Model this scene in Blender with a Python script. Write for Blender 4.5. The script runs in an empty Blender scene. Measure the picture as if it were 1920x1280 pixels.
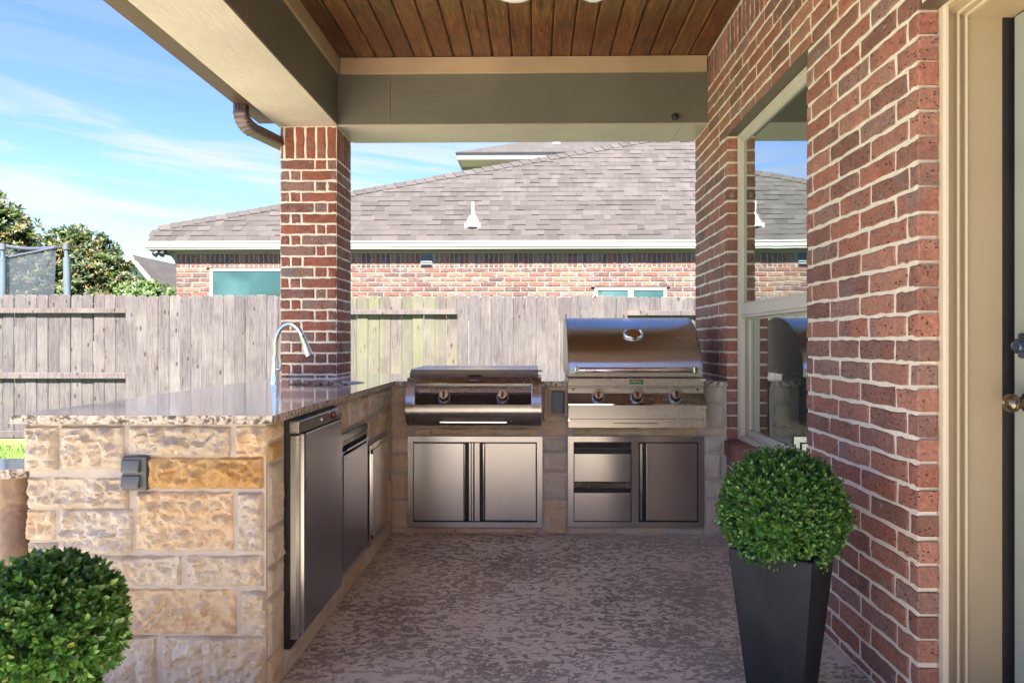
import bpy, bmesh, math, random
from mathutils import Vector, Matrix, noise
random.seed(7)
R = random.Random(11)
sc = bpy.context.scene
COL = sc.collection
rad = math.radians
# ------------------------------------------------------------------ camera
F, CX, CY, H = 1325.0, 980.0, 640.0, 1.18
YAW = math.atan(23.0 / F)
cd = bpy.data.cameras.new('camera'); cam = bpy.data.objects.new('camera', cd); COL.objects.link(cam)
cd.sensor_width = 36.0; cd.lens = 36.0 * F / 1920.0
cd.shift_x = (960 - CX) / 1920.0; cd.shift_y = 0.0
cd.clip_start = 0.05; cd.clip_end = 900
cam.location = (0, 0, H); cam.rotation_euler = (rad(90), 0, YAW)
sc.camera = cam
# ------------------------------------------------------------------ light
SUN_EL, SUN_AZ = 60.0, 176.0          # azimuth clockwise from +Y
SUN_POWER, SKY_POWER, EXPOSURE = 3.1, 0.05, 3.58
sc.view_settings.view_transform = 'Standard'; sc.view_settings.look = 'None'
sc.view_settings.exposure = EXPOSURE; sc.view_settings.gamma = 1.0
sc.view_settings.use_curve_mapping = False
w = bpy.data.worlds.new('World'); sc.world = w; w.use_nodes = True
nt = w.node_tree; nt.nodes.clear()
def WN(t, **k):
    n = nt.nodes.new(t)
    for a, b in k.items(): setattr(n, a, b)
    return n
sky = WN('ShaderNodeTexSky', sky_type='NISHITA'); sky.sun_disc = False
sky.sun_elevation = rad(SUN_EL); sky.sun_rotation = rad(SUN_AZ)
sky.air_density = 0.8; sky.dust_density = 0.2; sky.ozone_density = 4.0
tc = WN('ShaderNodeTexCoord'); sx = WN('ShaderNodeSeparateXYZ'); nt.links.new(tc.outputs['Generated'], sx.inputs[0])
def wmath(op, a, b=None, c=None):
    n = WN('ShaderNodeMath', operation=op)
    for i, v in enumerate((a, b, c)):
        if v is None: continue
        if isinstance(v, (int, float)): n.inputs[i].default_value = v
        else: nt.links.new(v, n.inputs[i])
    return n.outputs[0]
az = wmath('ARCTAN2', sx.outputs[0], sx.outputs[1]); el = wmath('ARCSINE', sx.outputs[2])
cb = WN('ShaderNodeCombineXYZ')
nt.links.new(wmath('MULTIPLY', az, 2.4), cb.inputs[0])
nt.links.new(wmath('MULTIPLY_ADD', el, 24.0, wmath('MULTIPLY', az, 1.6)), cb.inputs[1])
cn = WN('ShaderNodeTexNoise'); cn.inputs['Scale'].default_value = 1.15; cn.inputs['Detail'].default_value = 7
cn.inputs['Roughness'].default_value = 0.55; cn.inputs['Distortion'].default_value = 0.35
nt.links.new(cb.outputs[0], cn.inputs['Vector'])
mr = WN('ShaderNodeMapRange'); mr.inputs[1].default_value = 0.46; mr.inputs[2].default_value = 0.60
nt.links.new(cn.outputs['Fac'], mr.inputs[0])
fade = WN('ShaderNodeMapRange', interpolation_type='SMOOTHSTEP'); fade.inputs[1].default_value = 0.33; fade.inputs[2].default_value = 0.20
fade.inputs[3].default_value = 0.12; fade.inputs[4].default_value = 1.0
nt.links.new(el, fade.inputs[0])
cf = wmath('MULTIPLY', mr.outputs[0], fade.outputs[0]); cf = wmath('MULTIPLY', cf, 0.9)
mx = WN('ShaderNodeMix', data_type='RGBA')
nt.links.new(cf, mx.inputs[0]); 
hs = WN('ShaderNodeHueSaturation'); hs.inputs['Saturation'].default_value = 1.10; hs.inputs['Hue'].default_value = 0.512; hs.inputs['Value'].default_value = 0.66
nt.links.new(sky.outputs[0], hs.inputs['Color'])
nt.links.new(hs.outputs[0], mx.inputs[6]); mx.inputs[7].default_value = (1.6, 1.66, 1.72, 1)
bg = WN('ShaderNodeBackground'); bg.inputs[1].default_value = SKY_POWER
nt.links.new(mx.outputs[2], bg.inputs[0])
wo = WN('ShaderNodeOutputWorld'); nt.links.new(bg.outputs[0], wo.inputs[0])
sl = bpy.data.lights.new('sun', 'SUN'); sl.energy = SUN_POWER; sl.angle = rad(0.7); sl.color = (1, 0.94, 0.86)
so = bpy.data.objects.new('sun', sl); COL.objects.link(so)
sd = Vector((math.sin(rad(SUN_AZ)) * math.cos(rad(SUN_EL)), math.cos(rad(SUN_AZ)) * math.cos(rad(SUN_EL)), math.sin(rad(SUN_EL))))
so.rotation_euler = sd.to_track_quat('Z', 'Y').to_euler(); so.location = sd * 30
sc.cycles.max_bounces = 8; sc.cycles.diffuse_bounces = 5; sc.cycles.glossy_bounces = 4
sc.cycles.transparent_max_bounces = 12; sc.cycles.use_denoising = True
# ------------------------------------------------------------------ measuring helpers (photo pixel -> point on a real plane)
def ray(px, py):
    a, b = (px - CX) / F, (CY - py) / F
    c, s = math.cos(YAW), math.sin(YAW)
    return Vector((c * a - s, s * a + c, b))
def PY(px, py, Y):
    d = ray(px, py); t = Y / d.y; return Vector((d.x * t, Y, H + d.z * t))
def PX(px, py, X):
    d = ray(px, py); t = X / d.x; return Vector((X, d.y * t, H + d.z * t))
# ------------------------------------------------------------------ material helper
class NT:
    def __init__(s, name):
        s.m = bpy.data.materials.new(name); s.m.use_nodes = True
        s.t = s.m.node_tree; s.t.nodes.clear()
        s.out = s.n('ShaderNodeOutputMaterial'); s.b = s.n('ShaderNodeBsdfPrincipled')
        s.l(s.b.outputs[0], s.out.inputs[0])
        s.tc = s.n('ShaderNodeTexCoord'); s.oi = s.n('ShaderNodeObjectInfo'); s.ge = s.n('ShaderNodeNewGeometry')
        s.rnd = s.math('FRACT', s.math('ADD', s.oi.outputs['Random'], s.math('MULTIPLY', s.ge.outputs['Random Per Island'], 7.31)))
        v = s.n('ShaderNodeVectorMath', operation='ADD'); s.l(s.tc.outputs['Object'], v.inputs[0])
        k = s.n('ShaderNodeVectorMath', operation='SCALE'); k.inputs[0].default_value = (13.1, 7.7, 19.3); s.l(s.rnd, k.inputs['Scale'])
        s.l(k.outputs[0], v.inputs[1]); s.co = v.outputs[0]; s.raw = s.tc.outputs['Object']
    def n(s, t, **k):
        x = s.t.nodes.new(t)
        for a, b in k.items(): setattr(x, a, b)
        return x
    def l(s, a, b): s.t.links.new(a, b)
    def math(s, op, a, b=None, c=None, clamp=False):
        n = s.n('ShaderNodeMath', operation=op); n.use_clamp = clamp
        for i, v in enumerate((a, b, c)):
            if v is None: continue
            if isinstance(v, (int, float)): n.inputs[i].default_value = v
            else: s.l(v, n.inputs[i])
        return n.outputs[0]
    def map(s, scale, co=None, rot=(0, 0, 0)):
        n = s.n('ShaderNodeMapping'); n.inputs['Scale'].default_value = scale; n.inputs['Rotation'].default_value = rot
        s.l(co or s.co, n.inputs[0]); return n.outputs[0]
    def noise(s, scale, detail=4, rough=.55, dist=0, co=None, stretch=None):
        n = s.n('ShaderNodeTexNoise'); n.inputs['Scale'].default_value = scale; n.inputs['Detail'].default_value = detail
        n.inputs['Roughness'].default_value = rough; n.inputs['Distortion'].default_value = dist
        c = co or s.co
        if stretch: c = s.map(stretch, c)
        s.l(c, n.inputs['Vector']); return n.outputs['Fac']
    def vor(s, scale, feature='F1', co=None, stretch=None, rnd=1.0):
        n = s.n('ShaderNodeTexVoronoi', feature=feature); n.inputs['Scale'].default_value = scale; n.inputs['Randomness'].default_value = rnd
        c = co or s.co
        if stretch: c = s.map(stretch, c)
        s.l(c, n.inputs['Vector']); return n
    def ramp(s, fac, stops, interp='LINEAR'):
        n = s.n('ShaderNodeValToRGB'); r = n.color_ramp; r.interpolation = interp
        while len(r.elements) < len(stops): r.elements.new(.5)
        for e, (p, c) in zip(r.elements, stops):
            e.position = p; e.color = (c[0], c[1], c[2], 1) if not isinstance(c, (int, float)) else (c, c, c, 1)
        s.l(fac, n.inputs[0]); return n.outputs[0]
    def mr(s, v, a, b, c=0, d=1):
        n = s.n('ShaderNodeMapRange'); s.l(v, n.inputs[0])
        for i, k in enumerate((a, b, c, d)): n.inputs[i + 1].default_value = k
        return n.outputs[0]
    def mix(s, f, a, b, mode='MIX'):
        n = s.n('ShaderNodeMix', data_type='RGBA', blend_type=mode)
        for i, v in ((0, f), (6, a), (7, b)):
            if isinstance(v, (int, float)): n.inputs[i].default_value = v
            elif isinstance(v, tuple): n.inputs[i].default_value = (*v[:3], 1)
            else: s.l(v, n.inputs[i])
        return n.outputs[2]
    def bump(s, hgt, strength=.3, dist=.005, normal=None):
        n = s.n('ShaderNodeBump'); n.inputs['Strength'].default_value = strength; n.inputs['Distance'].default_value = dist
        s.l(hgt, n.inputs['Height'])
        if normal: s.l(normal, n.inputs['Normal'])
        s.l(n.outputs[0], s.b.inputs['Normal']); return n.outputs[0]
    def set(s, col=None, rough=None, metal=None, **k):
        for nm, v in (('Base Color', col), ('Roughness', rough), ('Metallic', metal)):
            if v is None: continue
            if isinstance(v, (int, float)): s.b.inputs[nm].default_value = v
            elif isinstance(v, tuple): s.b.inputs[nm].default_value = (*v[:3], 1)
            else: s.l(v, s.b.inputs[nm])
        for nm, v in k.items(): s.b.inputs[nm.replace('_', ' ')].default_value = v
        return s.m
def plain(name, col, rough=.6, metal=0., var=.12, scale=9, bump=.05):
    t = NT(name); f = t.noise(scale, 5); dk = tuple(c * (1 - var) for c in col); lt = tuple(min(1, c * (1 + var)) for c in col)
    c = t.ramp(f, [(.3, dk), (.7, lt)])
    if bump: t.bump(t.noise(scale * 14, 3), bump, .002)
    return t.set(c, t.mr(f, .3, .7, max(.03, rough - .06), min(1, rough + .06)), metal)
def brick_mat(name, pal, smear=.35, dark=.5, pit=1.0):
    t = NT(name); n = len(pal)
    base = t.ramp(t.rnd, [(i / n, c) for i, c in enumerate(pal)], 'CONSTANT')
    base = t.mix(.35, base, t.ramp(t.noise(9, 4, stretch=(1, 1, .6)), [(.3, tuple(c * .7 for c in pal[1])), (.7, tuple(min(1, c * 1.25) for c in pal[0]))]))
    # fire-flashed grey areas
    g = t.mr(t.noise(5.5, 5, .6, .8), .55, .68, 0, dark)
    base = t.mix(g, base, (.20, .155, .155))
    fine = t.noise(75, 6, .75); base = t.mix(.75, base, t.ramp(fine, [(.3, .25), (.7, .75)]), 'OVERLAY')
    pv = t.vor(52, stretch=(.6, 1, 1.5)); pits = t.mr(pv.outputs['Distance'], .12, .26, 1, 0)
    pits = t.math('MULTIPLY', pits, t.mr(t.noise(20, 2), .42, .52))
    base = t.mix(t.math('MULTIPLY', pits, .8 * pit), base, (.05, .03, .025))
    sm = t.mr(t.noise(18, 7, .8, .6), .585, .66, 0, smear)
    base = t.mix(sm, base, (.62, .56, .50))
    hgt = t.math('SUBTRACT', t.math('ADD', t.math('MULTIPLY', t.noise(38, 6, .65, .5), 1.0), t.math('MULTIPLY', sm, .4)), t.math('MULTIPLY', pits, .9))
    t.bump(hgt, .9, .008)
    return t.set(base, .82)
MB = brick_mat('red_brick_face', [(.38, .155, .105), (.30, .115, .08), (.34, .16, .12), (.22, .11, .085), (.40, .195, .14), (.27, .175, .15), (.15, .08, .065), (.34, .135, .09), (.21, .125, .105)], smear=.5, dark=.6)
MBP = brick_mat('dark_brick_face', [(.28, .09, .055), (.22, .075, .05), (.31, .10, .06), (.17, .085, .07), (.25, .095, .065), (.24, .17, .14)], smear=.30, dark=.75)
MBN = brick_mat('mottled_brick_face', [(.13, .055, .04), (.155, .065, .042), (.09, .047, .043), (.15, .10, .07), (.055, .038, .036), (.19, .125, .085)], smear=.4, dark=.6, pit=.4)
t = NT('pale_mortar'); f = t.noise(30, 6, .7)
t.bump(t.noise(90, 5, .7), .6, .004); MM = t.set(t.ramp(f, [(.3, (.70, .62, .51)), (.7, (.86, .78, .66))]), .9)
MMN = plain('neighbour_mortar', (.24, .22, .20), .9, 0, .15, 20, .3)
def stone_mat(name, a, b, c, amt=.5):
    t = NT(name)
    f = t.noise(3.2, 4, .5, .4); base = t.ramp(f, [(.28, a), (.52, b), (.62, a), (.78, c)])
    tint = t.ramp(t.rnd, [(0, (1, .97, .9)), (.4, (.86, .82, .78)), (.7, (1, .93, .82)), (1, (.93, .9, .88))])
    base = t.mix(.8, base, tint, 'MULTIPLY')
    g = t.noise(150, 5, .7); base = t.mix(.4, base, t.ramp(g, [(.3, .3), (.7, .7)]), 'OVERLAY')
    rg = t.math('ABSOLUTE', t.math('SUBTRACT', t.noise(22, 6, .6, .8, stretch=(1, 1, .7)), .5)); rg2 = t.math('ABSOLUTE', t.math('SUBTRACT', t.noise(55, 5, .6, .6), .5))
    hg = t.math('ADD', t.math('ADD', t.math('MULTIPLY', rg, .9), t.math('MULTIPLY', rg2, 1.1)), t.math('MULTIPLY', t.noise(110, 5, .7), .6))
    base = t.mix(t.mr(rg, .0, .03, .10, 0), base, (.36, .27, .18))
    t.bump(hg, .55, .012); return t.set(base, .88)
MS = stone_mat('cream_limestone', (.66, .605, .53), (.61, .52, .41), (.71, .66, .60))
MSY = stone_mat('ochre_limestone', (.66, .46, .23), (.56, .33, .12), (.70, .55, .34))
MSM = stone_mat('honey_limestone', (.72, .62, .48), (.66, .50, .33), (.76, .69, .58))
t = NT('stone_mortar'); MSJ = t.set(t.ramp(t.noise(14, 6, .6), [(.3, (.42, .37, .32)), (.7, (.54, .48, .42))]), .9); t.bump(t.noise(60, 5, .6), .4, .004)
def steel(name, col, r0, r1, dirn=(1, 1, 90), bmp=.06, AR=0.0):
    t = NT(name); s = t.noise(4, 4, .6, co=t.map(dirn, t.raw)); big = t.noise(2.2, 3, .45, co=t.raw)
    sm = t.noise(26, 5, .7, co=t.map((1, 1, .25), t.raw))
    r = t.math('ADD', t.mr(s, .3, .7, (r0 + r1) / 2 - .006, (r0 + r1) / 2 + .006), t.math('ADD', t.mr(big, .3, .7, -.015, .02), t.mr(sm, .55, .8, 0, .03)))
    c = t.mix(t.mr(s, .2, .8), tuple(x * .985 for x in col), col)
    c = t.mix(t.mr(big, .35, .7, 0, .08), c, tuple(x * .72 for x in col))
    t.bump(t.noise(1.3, 1, .3, co=t.raw), .10, .006)
    t.b.inputs['Anisotropic'].default_value = .85; t.b.inputs['Anisotropic Rotation'].default_value = AR
    return t.set(c, r, 1.0)
MST = steel('brushed_steel', (.39, .365, .35), .24, .30, (1, 1, 220))
MSTV = steel('brushed_steel_door', (.54, .52, .485), .22, .27, (220, 220, .6), .07, .25)
MSTB = steel('smoky_steel', (.34, .37, .44), .20, .25, (220, 220, .6), .07, .25)
MHOOD = steel('hood_steel', (.50, .485, .48), .22, .28, (1, 160, 160))
MCH = plain('chrome', (.78, .78, .79), .09, 1, .03, 4, 0)
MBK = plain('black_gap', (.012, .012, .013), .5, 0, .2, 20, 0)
MBKP = plain('black_plastic', (.015, .015, .017), .5, 0, .2, 20, .02)
MGR = plain('grey_plastic', (.10, .11, .12), .5, 0, .1, 20, .08)
# floor
t = NT('knockdown_concrete'); co = t.map((1.0, 1.45, 1), t.raw)
isl = t.mr(t.math('ADD', t.noise(24, 8, .72, .9, co=co), t.math('MULTIPLY', t.math('SUBTRACT', t.noise(2.3, 4, .6, co=t.raw), .5), .32)), .462, .484)
gr1 = t.mr(t.noise(95, 4, .7, .6, co=co), .40, .62); gr2 = t.mr(t.noise(42, 4, .6, .8, co=co), .38, .60)
pat = t.math('MAXIMUM', isl, t.math('MULTIPLY', t.math('MULTIPLY', gr1, gr2), .75))
valley = t.math('SUBTRACT', 1.0, pat, clamp=True)
stain = t.noise(1.1, 5, .6, co=t.raw)
plate = t.ramp(stain, [(.3, (.68, .60, .475)), (.7, (.80, .72, .59))])
plate = t.mix(.3, plate, t.ramp(t.noise(150, 4, .7, co=t.raw), [(.3, .3), (.7, .7)]), 'OVERLAY')
vcol = t.ramp(t.noise(9, 4, co=t.raw), [(.3, (.165, .135, .095)), (.7, (.29, .24, .17))])
amt = t.mr(t.noise(.9, 3, .5, co=t.raw), .35, .6, .45, .95)
c = t.mix(t.math('MULTIPLY', valley, amt), plate, vcol)
t.bump(t.math('ADD', pat, t.math('MULTIPLY', t.noise(200, 3, co=t.raw), .12)), .8, .006)
MF = t.set(c, t.mix(valley, (.34, .34, .34), (.75, .75, .75)))
# walls etc
def granite(name, rough):
    t = NT(name)
    a = t.noise(42, 6, .68, .9, co=t.raw); b = t.noise(15, 5, .6, .6, co=t.raw); cc = t.vor(120, co=t.raw)
    c = t.ramp(a, [(.34, (.02, .018, .018)), (.44, (.12, .09, .07)), (.49, (.42, .34, .25)), (.60, (.66, .60, .53)), (.72, (.30, .22, .16))])
    c = t.mix(t.mr(b, .52, .66, 0, .6), c, (.50, .43, .36))
    c = t.mix(t.mr(cc.outputs['Distance'], .1, .22, .5, 0), c, (.05, .045, .045))
    return t, c
t, c = granite('polished_granite', .1)
MG = t.set(t.mix(.72, c, (.88, .83, .80)), t.mr(t.noise(30, 4, co=t.raw), .3, .7, .07, .16), **{'Coat_Weight': .75, 'Coat_Roughness': .06})
t.bump(t.noise(14, 3, .5, co=t.map((.35, 2.6, 1), t.raw)), .05, .004)
t, c = granite('granite_edge', .4); t.bump(t.noise(60, 5, .6, co=t.raw), .4, .004)
MGE = t.set(c, .45)
def wood_paint(name, col, along=(1, 14, 14), rough=.5, b=.22):
    t = NT(name); g = t.noise(5, 6, .6, 1.2, co=t.map(along, t.raw)); f = t.noise(2.0, 4, co=t.raw)
    c = t.ramp(f, [(.3, tuple(x * .85 for x in col)), (.7, tuple(x * 1.12 for x in col))])
    c = t.mix(t.mr(g, .35, .7, 0, .25), c, tuple(x * .7 for x in col))
    t.bump(g, b, .012); return t.set(c, rough)
MOL = wood_paint('olive_taupe_paint_x', (.145, .135, .102), (1, 12, 22)); MOLY = wood_paint('olive_taupe_paint_y', (.145, .135, .102), (12, 1, 22))
MSO = wood_paint('light_taupe_paint_x', (.46, .40, .33), (1, 14, 22), .42); MSOY = wood_paint('light_taupe_paint_y', (.46, .40, .33), (26, 1, 26), .42, .5)
MTR = wood_paint('tan_trim_paint_x', (.46, .33, .20), (1, 12, 22)); MTRY = wood_paint('tan_trim_paint_y', (.46, .33, .20), (12, 1, 22))
MDT = plain('beige_door_trim', (.66, .56, .42), .38, 0, .03, 4, 0)
MJB = plain('khaki_jamb', (.40, .31, .20), .42, 0, .03, 3, 0)
MLN = plain('brown_lintel', (.11, .085, .06), .45, 0, .15, 8, .05)
MGU = plain('bronze_gutter', (.075, .042, .032), .38, .2, .1, 6, .04)
MDS = plain('bronze_downspout', (.10, .072, .072), .32, .3, .12, 12, .04)
t = NT('stained_cedar'); g = t.noise(3.2, 7, .62, 1.6, co=t.map((16, 1.1, 16))); k = t.vor(2.3, co=t.map((2.4, 1, 1)))
c = t.ramp(g, [(.28, (.024, .009, .005)), (.5, (.12, .043, .016)), (.74, (.36, .145, .045))])
c = t.mix(.75, c, t.ramp(t.rnd, [(0, (.38, .32, .32)), (.35, (1, .80, .66)), (.65, (.62, .50, .46)), (1, (1.0, .95, .80))]), 'MULTIPLY')
c = t.mix(t.mr(k.outputs['Distance'], .05, .16, .85, 0), c, (.02, .010, .007))
c = t.mix(t.mr(t.noise(2.5, 4, .6), .5, .75, 0, .5), c, (.16, .085, .02))
t.bump(t.math('ADD', g, t.mr(k.outputs['Distance'], .03, .1, .6, 0)), .35, .004); MCD = t.set(c, .34)
def fence_mat(name, tint, green=0.0):
    t = NT(name); g = t.noise(4, 7, .66, 1.3, co=t.map((18, 18, .9)))
    c = t.ramp(g, [(.28, (.022, .018, .019)), (.45, (.085, .073, .074)), (.74, (.17, .15, .15))])
    c = t.mix(.8, c, t.ramp(t.rnd, [(0, (.48, .45, .48)), (.2, (1, .95, 1)), (.4, (.66, .60, .63)), (.6, (.95, .87, .88)), (.8, (.58, .53, .56)), (1, (1, .97, .99))]), 'MULTIPLY')
    c = t.mix(t.mr(t.noise(1.8, 3), .45, .7, 0, .35), c, (.20, .18, .155))
    k = t.vor(2.6, co=t.map((4.6, 4.6, 1.9))); kd = k.outputs['Distance']
    kg = t.mr(t.noise(3.1, 1, .4), .44, .50); c = t.mix(t.math('MULTIPLY', t.mr(kd, .18, .36, .55, 0), kg), c, (.11, .08, .07)); c = t.mix(t.math('MULTIPLY', t.mr(kd, .12, .19, .95, 0), kg), c, (.022, .016, .014))
    c = t.mix(.5, c, t.mix(1.0, c, tint, 'MULTIPLY'))
    # grime towards the foot and the top edge of the boards
    if green:
        gm = t.math('MULTIPLY', t.mr(t.noise(1.3, 4, .6, co=t.map((3.5, 3.5, .8))), .38, .6, 0, green), 1.0)
        c = t.mix(gm, c, (.115, .125, .055))
    t.bump(t.math('ADD', g, t.mr(kd, .06, .14, -.5, 0)), .5, .006); return t.set(c, .85)
MFN = fence_mat('weathered_cedar', (.86, .92, .93)); MFG = fence_mat('mossy_cedar', (1, 1, .85), .55)
MFR = fence_mat('weathered_rail', (.98, .92, .88))
t = NT('mauve_shingle'); f = t.noise(2.2, 4, .6); g = t.noise(90, 4, .8)
c = t.ramp(t.rnd, [(0, (.022, .0182, .0175)), (.3, (.039, .032, .031)), (.6, (.029, .024, .0233)), (1, (.048, .040, .039))])
c = t.mix(t.mr(t.noise(1.6, 5, .7, co=t.map((2.2, .5, .5), t.raw)), .45, .7, 0, .30), c, (.085, .075, .075))
c = t.mix(.5, c, t.ramp(g, [(.3, .25), (.7, .75)]), 'OVERLAY'); t.bump(g, .5, .006); MSH = t.set(c, .9)
MWT = plain('white_paint', (.74, .72, .68), .5, 0, .04, 5, .03)
MWX = plain('chalky_white_paint', (.34, .33, .305), .6, 0, .05, 5, .03)
MWS = plain('white_stucco', (.72, .70, .68), .8, 0, .08, 8, .1)
MFZ = plain('khaki_frieze', (.18, .16, .10), .6, 0, .06, 5, .03)
t = NT('lawn'); c = t.ramp(t.noise(3, 6, .7, co=t.raw), [(.3, (.05, .10, .015)), (.7, (.10, .17, .03))])
c = t.mix(.5, c, t.ramp(t.noise(180, 3, .7, co=t.raw), [(.3, .2), (.7, .8)]), 'OVERLAY'); t.bump(t.noise(120, 4, co=t.raw), .8, .02); MLW = t.set(c, .9)
t = NT('grass_blade'); MGB = t.set(t.ramp(t.rnd, [(0, (.06, .12, .018)), (.5, (.11, .20, .03)), (1, (.19, .25, .06))]), .6)
def leaf_mat(name, stops, rough=.38, trans=.0):
    t = NT(name); c = t.ramp(t.rnd, stops); v = t.noise(60, 3)
    c = t.mix(.3, c, t.ramp(v, [(.3, .3), (.7, .7)]), 'OVERLAY')
    m = t.set(c, rough)
    tr = t.n('ShaderNodeBsdfTranslucent'); t.l(t.mix(.5, c, (.25, .40, .06)), tr.inputs[0]); ms = t.n('ShaderNodeMixShader'); ms.inputs[0].default_value = .22
    t.l(t.b.outputs[0], ms.inputs[1]); t.l(tr.outputs[0], ms.inputs[2]); t.l(ms.outputs[0], t.out.inputs[0]); return m
MLF = leaf_mat('boxwood_leaf', [(0, (.03, .095, .022)), (.35, (.055, .16, .035)), (.7, (.085, .22, .05)), (.9, (.13, .28, .06)), (.97, (.20, .34, .07)), (1, (.30, .33, .09))], .26)
MLF2 = leaf_mat('magnolia_leaf', [(0, (.016, .032, .015)), (.35, (.028, .05, .019)), (.6, (.046, .070, .022)), (.72, (.095, .105, .026)), (.84, (.15, .11, .03)), (1, (.12, .05, .02))], .6)
MLF3 = leaf_mat('shrub_leaf', [(0, (.04, .08, .025)), (.5, (.075, .125, .035)), (1, (.13, .18, .06))], .5)
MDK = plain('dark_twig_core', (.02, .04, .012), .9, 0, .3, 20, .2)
MTK = plain('bark', (.13, .10, .075), .9, 0, .2, 12, .4)
t = NT('slate_planter'); f = t.noise(3.5, 6, .6, .8); c = t.ramp(f, [(.3, (.008, .010, .015)), (.7, (.020, .023, .032))])
c = t.mix(t.mr(t.noise(12, 6, .7, .5), .60, .75, 0, .25), c, (.05, .055, .07)); t.bump(t.noise(70, 4), .15, .003); MPL = t.set(c, .6, Specular_IOR_Level=.25)
MSOIL = plain('soil', (.05, .035, .025), .95, 0, .3, 40, .5)
t = NT('coated_window_glass'); gl = t.n('ShaderNodeBsdfGlossy'); gl.inputs['Color'].default_value = (.86, .97, .93, 1); gl.inputs['Roughness'].default_value = .004
t.set((.015, .03, .026), .03); lw = t.n('ShaderNodeLayerWeight'); lw.inputs[0].default_value = .42
t.bump(t.noise(1.6, 2, .4, co=t.raw), .012, .05)
bn = t.n('ShaderNodeBump'); bn.inputs['Strength'].default_value = .10; bn.inputs['Distance'].default_value = .01; t.l(t.noise(2.2, 2, .4, co=t.raw), bn.inputs['Height']); t.l(bn.outputs[0], gl.inputs['Normal'])
ms = t.n('ShaderNodeMixShader'); t.l(t.mr(lw.outputs['Fresnel'], 0, 1, .42, .95), ms.inputs[0]); t.l(t.b.outputs[0], ms.inputs[1]); t.l(gl.outputs[0], ms.inputs[2]); t.l(ms.outputs[0], t.out.inputs[0]); MGL = t.m
t = NT('neighbour_glass'); gl = t.n('ShaderNodeBsdfGlossy'); gl.inputs['Color'].default_value = (.6, .8, .75, 1); gl.inputs['Roughness'].default_value = .02
t.set(t.ramp(t.noise(.8, 3, co=t.raw), [(.3, (.006, .022, .016)), (.52, (.012, .042, .031)), (.6, (.03, .075, .065)), (.75, (.06, .11, .11))]), .2)  # lighter blotches paint a vague reflection into the glass colour
ms = t.n('ShaderNodeMixShader'); ms.inputs[0].default_value = .10; t.l(t.b.outputs[0], ms.inputs[1]); t.l(gl.outputs[0], ms.inputs[2]); t.l(ms.outputs[0], t.out.inputs[0]); MGN = t.m
t = NT('trampoline_net'); tp = t.n('ShaderNodeBsdfTransparent'); t.set((.05, .06, .08), .8); ms = t.n('ShaderNodeMixShader'); ms.inputs[0].default_value = .42
t.l(tp.outputs[0], ms.inputs[1]); t.l(t.b.outputs[0], ms.inputs[2]); t.l(ms.outputs[0], t.out.inputs[0]); MNET = t.m
MFOAM = plain('blue_grey_foam', (.085, .115, .14), .6, 0, .08, 8, .05)
MNVY = plain('dark_webbing', (.05, .055, .09), .7, 0, .1, 20, .05)
MRUST = NT('rusty_bronze'); t = MRUST; c = t.ramp(t.noise(7, 7, .65, 1, co=t.raw), [(.3, (.07, .05, .045)), (.5, (.16, .10, .075)), (.72, (.34, .23, .13))]); t.bump(t.noise(50, 4), .2, .003); MRUST = t.set(c, .5, .3)
MKN = plain('antique_bronze', (.20, .15, .11), .22, .9, .35, 30, .02)
MDB = plain('blue_black_lock', (.05, .07, .12), .25, .6, .1, 20, .02)
MDR = plain('sage_grey_door', (.33, .36, .32), .4, 0, .05, 4, .03)
t = NT('red_digits'); t.b.inputs['Emission Color'].default_value = (1, .05, .03, 1); t.b.inputs['Emission Strength'].default_value = .05; MRED = t.set((.4, .02, .02), .4)
MGRN = plain('green_badge', (.05, .16, .09), .3, .3, .1, 20, .02)
MINK = plain('engraved_ink', (.06, .055, .055), .5, 0, .1, 10, 0)
MLT = plain('opal_glass', (.72, .74, .72), .25, 0, .03, 5, 0)
MFB = plain('pale_fan_blade', (.55, .60, .58), .35, 0, .04, 5, .02)
# ------------------------------------------------------------------ object helpers
WL = {}
def wl(o):
    v = Vector((0, 0, 0))
    while o: v += o.location; o = o.parent
    return v
def link(name, me, m=None, parent=None, loc=(0, 0, 0), rot=0.0, smooth=None):
    o = bpy.data.objects.new(name, me); COL.objects.link(o)
    if m is not None:
        me.materials.clear(); me.materials.append(m)
    if smooth is not None:
        for p in me.polygons: p.use_smooth = True
        me.set_sharp_from_angle(angle=rad(smooth))
    if parent is not None:
        o.parent = parent; o.location = Vector(loc) - wl(parent)
    else: o.location = loc
    if rot: o.rotation_euler = (0, 0, rot)
    return o
def thing(name, label, cat, loc=(0, 0, 0), group=None):
    o = bpy.data.objects.new(name, None); COL.objects.link(o); o.location = loc
    o.empty_display_size = .1
    o['label'] = label; o['category'] = cat
    if group: o['group'] = group
    return o
def tag(o, label, cat, group=None):
    o['label'] = label; o['category'] = cat
    if group: o['group'] = group
    return o
def kind(o, k): o['kind'] = k; return o
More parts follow.
